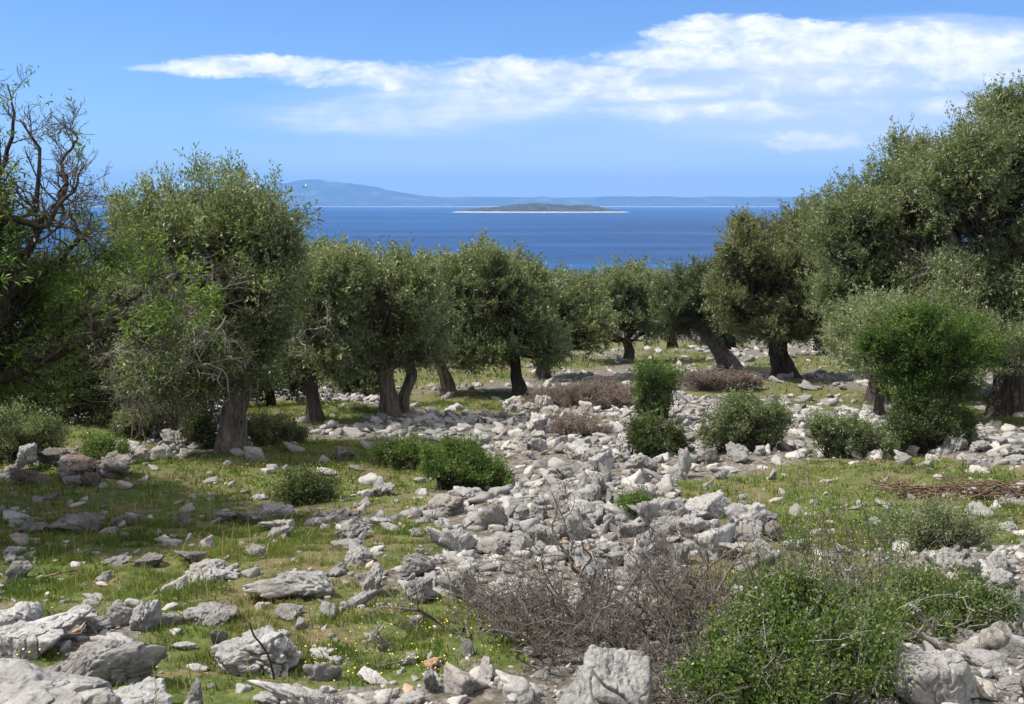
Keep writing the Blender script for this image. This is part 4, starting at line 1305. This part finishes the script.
shrub('low wide shrub in front of the small round green tree', (848, 456), [(822, 429, 13, 8), (838, 436, 16, 9), (856, 431, 11, 7), (868, 440, 15, 8), (885, 446, 11, 6), (840, 448, 20, 6)], 'olive', leaf=.04, lw=.02, dens=9, tone=.4)
shrub('small round green tree with a dark trunk right of the low wide shrub', (922, 447), [(903, 335, 22, 15), (938, 322, 24, 13), (965, 337, 20, 15), (884, 356, 17, 14), (915, 357, 26, 17), (950, 360, 26, 18), (982, 354, 15, 13), (900, 379, 18, 12), (930, 388, 24, 14), (960, 384, 18, 13), (925, 408, 16, 11), (873, 345, 10, 8), (912, 398, 17, 13), (942, 402, 17, 13), (925, 422, 20, 13), (945, 425, 12, 12), (905, 425, 12, 12)], 'almond', leaf=.045, lw=.02, dens=8, tone=.22, name='small_tree', cat='tree', trunk=([(924, 425), (922, 405), (925, 380)], 13), nleaf=15, L=.2)
shrub('dark undergrowth shrub hugging the trunk of the small round green tree', (918, 452), [(905, 435, 20, 14), (935, 430, 22, 18), (922, 412, 22, 16), (960, 428, 14, 10)], 'maquis', leaf=.04, lw=.02, dens=9, tone=.32)
shrub('bright green bush cut by the right edge behind the meadow', (1020, 402), [(1018, 365, 22, 28), (1035, 380, 26, 24), (1015, 390, 14, 12)], 'almond', leaf=.05, lw=.024, dens=9, tone=.5)
shrub('dense green mound shrub at the left edge of the stone field', (475, 490), [(440, 456, 15, 8), (458, 453, 13, 9), (470, 462, 17, 10), (488, 474, 13, 9), (502, 484, 9, 6), (455, 470, 18, 8), (432, 466, 9, 7), (476, 478, 14, 7)], 'bush', leaf=.035, lw=.018, dens=10, tone=.36)
shrub('small dark shrub left of the dense green mound', (400, 468), [(392, 456, 15, 10), (412, 456, 18, 11)], 'bush', leaf=.035, lw=.018, dens=9, tone=.33)
shrub('small flat dark green shrub alone in the left meadow', (305, 504), [(298, 492, 18, 9), (316, 488, 18, 9), (308, 496, 24, 7)], 'maquis', leaf=.03, lw=.016, dens=10, tone=.4)
shrub('greyish green bush at the left edge behind the tumbled wall', (15, 461), [(15, 436, 26, 20), (42, 440, 20, 15), (-10, 430, 26, 24), (30, 446, 30, 10)], 'olive', leaf=.035, lw=.016, dens=9, tone=.4)
shrub('light green low bush just behind the tumbled wall', (103, 464), [(96, 450, 14, 9), (112, 452, 12, 8)], 'bush', leaf=.035, lw=.016, dens=7, tone=.5)
shrub('olive green bush left of the white boulder', (150, 440), [(138, 426, 16, 11), (158, 422, 13, 11), (125, 432, 10, 7), (148, 434, 16, 8)], 'olive', leaf=.045, lw=.02, dens=9, tone=.36)
shrub('dark bush touching the left of the twisted trunk', (205, 448), [(203, 436, 14, 11), (195, 428, 10, 10)], 'maquis', leaf=.04, lw=.02, dens=9, tone=.45)
shrub('half dry bush right of the twisted trunk', (270, 446), [(260, 430, 13, 10), (280, 432, 16, 8), (295, 436, 10, 6), (270, 440, 18, 6)], 'olive_brown', leaf=.04, lw=.018, dens=8, tone=.38)
shrub('dry pinkish heather mat below the leaning slender trunk', (588, 408), [(550, 398, 24, 6), (575, 394, 22, 7), (600, 391, 24, 8), (625, 397, 20, 6), (580, 401, 40, 5)], 'heather', leaf=.05, lw=.012, dens=8, tone=.45, name='heather', stem_mat='dead')
shrub('dry reddish heather at the foot of the leaning dark olive', (718, 390), [(698, 382, 18, 6), (718, 380, 16, 7), (735, 382, 16, 6), (748, 386, 12, 5)], 'heather', leaf=.06, lw=.016, dens=8, tone=.4, name='heather', stem_mat='dead')
shrub('small pinkish dead bush on the stony slope below the heather mat', (580, 436), [(570, 428, 20, 7), (592, 430, 14, 6)], 'heather', leaf=.05, lw=.012, dens=6, tone=.5, name='heather', stem_mat='dead')
shrub('green tuft growing in the middle of the stone field', (636, 516), [(633, 508, 10, 7), (642, 510, 8, 6)], 'weed', leaf=.05, lw=.009, dens=6, tone=.35, name='herb_tuft', cat='plant', L=.12, stems=False, back=False, upb=1.2)


# ------------------------------------------------------------------ dead wood lying about
def stick(name, label, cat, px_pts, r0, r1, mat, lift=0., kids=0, kl=.3, sides=8, K=16):
    Yb = G(*px_pts[0])
    P = []
    for (px, py, *dy) in px_pts:
        P.append(at(px, py, Yb[1] + (dy[0] if dy else 0)) + UP * lift)
    P = np.array(P)
    t, tt = np.linspace(0, 1, K), np.linspace(0, 1, len(P))
    Q = np.stack([np.interp(t, tt, P[:, j]) for j in range(3)], 1)
    for _ in range(2):
        Q[1:-1] = (Q[:-2] + 2 * Q[1:-1] + Q[2:]) / 4
    Q += rng.normal(size=Q.shape) * (r0 * .25)
    rr = np.linspace(r0, r1, K) * (1 + rng.normal(size=K) * .09)
    bag = Bag()
    b = Q[0].copy()
    bag.tubes(Q[None], rr[None], sides)
    # closed ends
    bag.tubes(np.stack([Q[0] - (Q[1] - Q[0]) * .02, Q[0]])[None], np.array([[.0005, rr[0]]]), sides)
    bag.tubes(np.stack([Q[-1], Q[-1] + (Q[-1] - Q[-2]) * .05])[None], np.array([[rr[-1], .0005]]), sides)
    if kids:
        P2, R2 = sprout(Q[None], rr[None], kids, kl, 7, .8, .3, .2, .15, .6, .4)
        bag.tubes(P2, np.maximum(R2, .0022), 5)
        P3, R3 = sprout(P2, R2, 3, kl * .45, 5, .8, .2, .2, .15, .7, .4)
        bag.tubes(P3, np.maximum(R3, .0015), 4)
    return tag(bag.build(name, M[mat], None, b, True), label, cat)


stick('log', 'thick weathered grey log lying on the rocks at the lower right', 'log', [(948, 657), (965, 655), (985, 646), (1006, 634)], .042, .055, 'dead_pale', .02, sides=12)
stick('dead_branch', 'bleached forked branch reaching left from the weathered log', 'branch', [(942, 655), (925, 640), (905, 628), (893, 622), (875, 618)], .018, .008, 'dead_pale', .02, 5, .3)
stick('dead_branch', 'straight pale branch standing up from the weathered log', 'branch', [(936, 650), (928, 630), (920, 615), (911, 608)], .02, .01, 'dead_pale', .02, 2, .15)
stick('dead_branch', 'thick upright dead stem inside the lush green shrub', 'branch', [(852, 650), (851, 625), (849, 600), (850, 585), (846, 570)], .02, .012, 'dead_pale', .0, 3, .15)
stick('cut_branch', 'short sawn branch with an orange brown end in the lush shrub', 'branch', [(699, 662), (708, 656), (717, 651)], .02, .022, 'cut', .15, 0)
stick('stick', 'curved dark stick leaning on the twin humped boulder', 'stick', [(274, 684), (270, 662), (262, 650), (253, 640), (250, 628)], .007, .005, 'bark_dark', .03, 0)
stick('stick', 'upright dark stick poking out of the low greyish shrub', 'stick', [(952, 532), (944, 520), (935, 506), (928, 496)], .014, .007, 'bark_dark', .0, 0)
stick('stick', 'broken grey branch lying in the grass left of the white block', 'stick', [(362, 645), (374, 640), (384, 627)], .012, .006, 'dead_pale', .01, 2, .15)
stick('stick', 'crooked dead root beside the broken grey branch', 'stick', [(372, 654), (386, 655), (385, 645), (380, 638)], .014, .008, 'dead', .01, 3, .15)
stick('stick', 'long thin twig lying before the crooked dead root', 'stick', [(360, 672), (380, 668), (404, 662)], .007, .004, 'dead', .01, 2, .12)
stick('stick', 'thin upright dry stalk right of the thin flat slab', 'stick', [(313, 630), (310, 618), (309, 607)], .005, .003, 'dead_pale', .0, 0)
stick('stick', 'brown stick lying in the tree shade beside the dark boulder', 'stick', [(38, 580), (60, 574), (78, 570)], .012, .006, 'dead_brown', .01, 2, .12)
stick('stick', 'bare twig lying along the bottom edge below the shrub', 'stick', [(822, 700), (845, 693), (858, 688), (872, 696)], .008, .004, 'dead', .02, 2, .15)
stick('stick', 'tall bleached stalk rising out of the sparse yellowish shrub', 'stick', [(830, 545), (815, 500), (805, 470), (790, 430)], .006, .002, 'dead_pale', .0, 5, .2)
stick('stick', 'pale pole leaning in the spreading mid green shrub', 'stick', [(724, 452), (718, 440), (715, 436)], .02, .012, 'dead_pale', .0, 0)


def brushwood(label, x0, x1, yb, n):
    bag = Bag()
    b = G((x0 + x1) / 2, yb)
    a, c = G(x0, yb), G(x1, yb)
    t = rng.random(n)
    A = a + (c - a) * t[:, None] + rng.normal(size=(n, 3)) * np.array([.05, .12, 0])
    A[:, 2] = terrain(A[:, 0], A[:, 1]) + np.abs(rng.normal(size=n)) * .05 + .02
    D = nrm(np.stack([np.ones(n), rng.normal(size=n) * .5, rng.normal(size=n) * .13], 1)) * np.where(rng.random((n, 1)) < .5, 1, -1)
    P = curve(A, A + D * rng.uniform(.25, .8, (n, 1)), 7, .12)
    Rr = rng.uniform(.004, .016, (n, 1)) * np.linspace(1, .5, 7)[None]
    bag.tubes(P, Rr, 5)
    P2, R2 = sprout(P, Rr, 2, .2, 4, .7, 0, .2, .1, .6, .5)
    bag.tubes(P2, R2, 3)
    return tag(bag.build('brushwood_pile', M['dead_brown'], None, b), label, 'brushwood')


brushwood('small heap of brown cut branches at the left end of the brushwood line', 906, 946, 496, 60)
brushwood('long heap of brown cut branches reaching the right edge of the meadow', 968, 1040, 497, 110)

# ------------------------------------------------------------------ sky
w = bpy.data.worlds.new('World')
scene.world = w
w.use_nodes = True
w.node_tree.nodes.clear()
N = NT(w.node_tree)
sky = N.n('ShaderNodeTexSky', sky_type='NISHITA', sun_disc=False, sun_elevation=R(SUN_EL), sun_rotation=R(-SUN_AZ), altitude=50, air_density=1.0, dust_density=.05, ozone_density=2.0)
dr = N.n('ShaderNodeTexCoord').outputs['Generated']
xyz = N.n('ShaderNodeSeparateXYZ', {0: dr})
dx, dy, dz = xyz.outputs
ay = N.m('MAXIMUM', N.m('ABSOLUTE', dy), .02)
uu = N.m('DIVIDE', dx, ay)
vv = N.m('DIVIDE', dz, ay)


def uv_px(px, py):
    d = ray(px, py)
    return d[0] / d[1], d[2] / d[1]


def cvec(su, sv, ox=0., oy=0.):
    return N.n('ShaderNodeCombineXYZ', {0: N.m('MULTIPLY_ADD', uu, su, ox), 1: N.m('MULTIPLY_ADD', vv, sv, oy), 2: .3}).outputs[0]


nA = N.noise(cvec(14., 34.), 1., 10, .64, .35)           # puffy detail
nB = N.noise(cvec(6., 36., 4., 2.), 1., 9, .62, .5)  # streaks
nC = N.noise(cvec(2.2, 7., 9., 5.), 1., 4, .5)       # broad
nD = N.noise(cvec(30., 60., 2., 7.), 1., 7, .6)


def blob(px, py, rx, ry, noise, k, gain, low=None, slope=0., crisp=0.):
    u0, v0 = uv_px(px, py)
    a, b = rx / FPX, ry / FPX
    du = N.m('DIVIDE', N.m('SUBTRACT', uu, u0), a)
    vs = N.m('SUBTRACT', N.m('SUBTRACT', vv, v0), N.m('MULTIPLY', N.m('SUBTRACT', uu, u0), slope))
    dv = N.m('DIVIDE', vs, b)
    if low is not None:      # a flatter, quicker or slower fade below the middle
        neg = N.m('LESS_THAN', dv, 0.)
        dv = N.m('MULTIPLY', dv, N.m('ADD', 1., N.m('MULTIPLY', neg, low - 1.)))
    e = N.m('SUBTRACT', N.m('SUBTRACT', 1., N.m('MULTIPLY', du, du)), N.m('MULTIPLY', dv, dv))
    e = N.m('ADD', e, N.m('MULTIPLY', N.m('SUBTRACT', noise, .5), k))
    return N.m('MULTIPLY', N.m('SUBTRACT', e, crisp), gain * (1 + 4 * crisp), clamp=True)


def mx(*a):
    o = a[0]
    for b in a[1:]:
        o = N.m('MAXIMUM', o, b)
    return o


white = mx(blob(470, 72, 260, 15, nA, 3.4, .8, .75, crisp=.22), blob(270, 66, 130, 12, nA, 3.6, .85, .8, crisp=.22), blob(170, 68, 60, 5, nA, 3., .5, crisp=.22), blob(870, 48, 250, 26, nA, 3., 1., .75, crisp=.22), blob(750, 30, 120, 18, nA, 3.2, 1., .8, crisp=.22),
           blob(700, 60, 150, 14, nA, 3.4, .8, crisp=.22), blob(860, 84, 200, 16, nA, 4., .7, crisp=.22), blob(970, 42, 150, 26, nB, 3., .7), blob(760, 112, 160, 14, nA, 4., .45, crisp=.22), blob(560, 84, 120, 14, nA, 3.6, .7, crisp=.22),  blob(830, 140, 120, 13, nA, 3.6, .7, .8, crisp=.22), blob(470, 104, 130, 22, nB, 2., .6), blob(380, 118, 120, 20, nB, 2., .45), blob(660, 92, 90, 11, nA, 3.2, .6, crisp=.22), blob(980, 72, 90, 18, nA, 3.2, .8, crisp=.22), blob(930, 105, 120, 12, nA, 3.4, .5, crisp=.22))
veil = mx(blob(640, 172, 560, 44, nC, .7, .75), blob(860, 92, 340, 74, nC, 1.2, 1.4), blob(430, 118, 210, 36, nB, 1.6, .75), blob(580, 95, 300, 40, nC, 1.2, .8), blob(640, 150, 240, 44, nC, 1.2, .45))
grey = mx(blob(900, 92, 180, 14, nB, 2.8, .6), blob(650, 77, 170, 10, nB, 2.6, .5), blob(880, 116, 160, 12, nB, 3., .5), blob(760, 68, 90, 8, nB, 2.6, .5))
white = N.m('MULTIPLY', white, N.m('MULTIPLY_ADD', nD, 1.5, .2), clamp=True)
veilc = N.m('MULTIPLY', veil, N.m('MULTIPLY_ADD', nB, 1., .42), clamp=True)
sk = N.n('ShaderNodeBackground', {'Color': N.mix(1., sky.outputs[0], (.53, .72, 1.06), 'MULTIPLY'), 'Strength': .1})
# colour of the vapour: lit tops, bluish undersides
cl_col = N.mix(N.n('ShaderNodeMapRange', {0: N.m('ADD', N.m('MULTIPLY', nD, .6), N.m('MULTIPLY', nB, .4)), 1: .4, 2: .62}).outputs[0], (.56, .62, .76), (.82, .82, .84))
cw = N.n('ShaderNodeBackground', {'Color': cl_col, 'Strength': 1.0})
cv = N.n('ShaderNodeBackground', {'Color': (.47, .57, .76, 1), 'Strength': 1.0})
cg = N.n('ShaderNodeBackground', {'Color': (.4, .48, .66, 1), 'Strength': 1.0})
s1 = N.n('ShaderNodeMixShader', {0: N.m('MULTIPLY', veilc, .95), 1: sk.outputs[0], 2: cv.outputs[0]})
s2 = N.n('ShaderNodeMixShader', {0: white, 1: s1.outputs[0], 2: cw.outputs[0]})
s3 = N.n('ShaderNodeMixShader', {0: N.m('MULTIPLY', grey, .55), 1: s2.outputs[0], 2: cg.outputs[0]})
# unseen clouds overhead and behind, added as neutral fill light
nE = N.noise(dr, 2.3, 8, .6, .3)
rest = N.m('MAXIMUM', N.m('MULTIPLY_ADD', dz, 4., -1.6, clamp=True), N.m('MULTIPLY', dy, -4., clamp=True))
fill_cloud = N.m('MULTIPLY', N.m('MULTIPLY_ADD', nE, 7., -2.8, clamp=True), N.m('MULTIPLY', rest, N.m('MULTIPLY_ADD', dz, 8., .1, clamp=True)))
cc_ = N.n('ShaderNodeBackground', {'Color': (.97, .95, .92, 1), 'Strength': 1.05})
s4 = N.n('ShaderNodeMixShader', {0: fill_cloud, 1: s3.outputs[0], 2: cc_.outputs[0]})
o = N.n('ShaderNodeOutputWorld')
N.set(o.inputs[0], s4.outputs[0])

sd = bpy.data.lights.new('sun', 'SUN')
sd.energy = 4.9
sd.angle = R(.53)
sd.color = (1, .945, .865)
so = bpy.data.objects.new('sun', sd)
COL.objects.link(so)
S = Vector((-math.sin(R(SUN_AZ)) * math.cos(R(SUN_EL)), math.cos(R(SUN_AZ)) * math.cos(R(SUN_EL)), math.sin(R(SUN_EL))))
so.rotation_euler = S.to_track_quat('Z', 'Y').to_euler()
so.location = (-30, 20, 60)

cam = bpy.data.cameras.new('camera')
cam.lens = 35
cam.sensor_width = 36
cam.clip_start = .1
cam.clip_end = 60000
co = bpy.data.objects.new('camera', cam)
COL.objects.link(co)
co.location = (0, 0, EYE)
co.rotation_euler = (math.pi / 2 - PITCH, 0, 0)
scene.camera = co
scene.view_settings.view_transform = 'Standard'
scene.view_settings.look = 'None'
scene.view_settings.exposure = .6
scene.view_settings.gamma = 1
scene.cycles.max_bounces = 6
scene.cycles.diffuse_bounces = 3
scene.cycles.transmission_bounces = 3
scene.cycles.transparent_max_bounces = 4
scene.cycles.volume_bounces = 0
scene.cycles.use_denoising = True
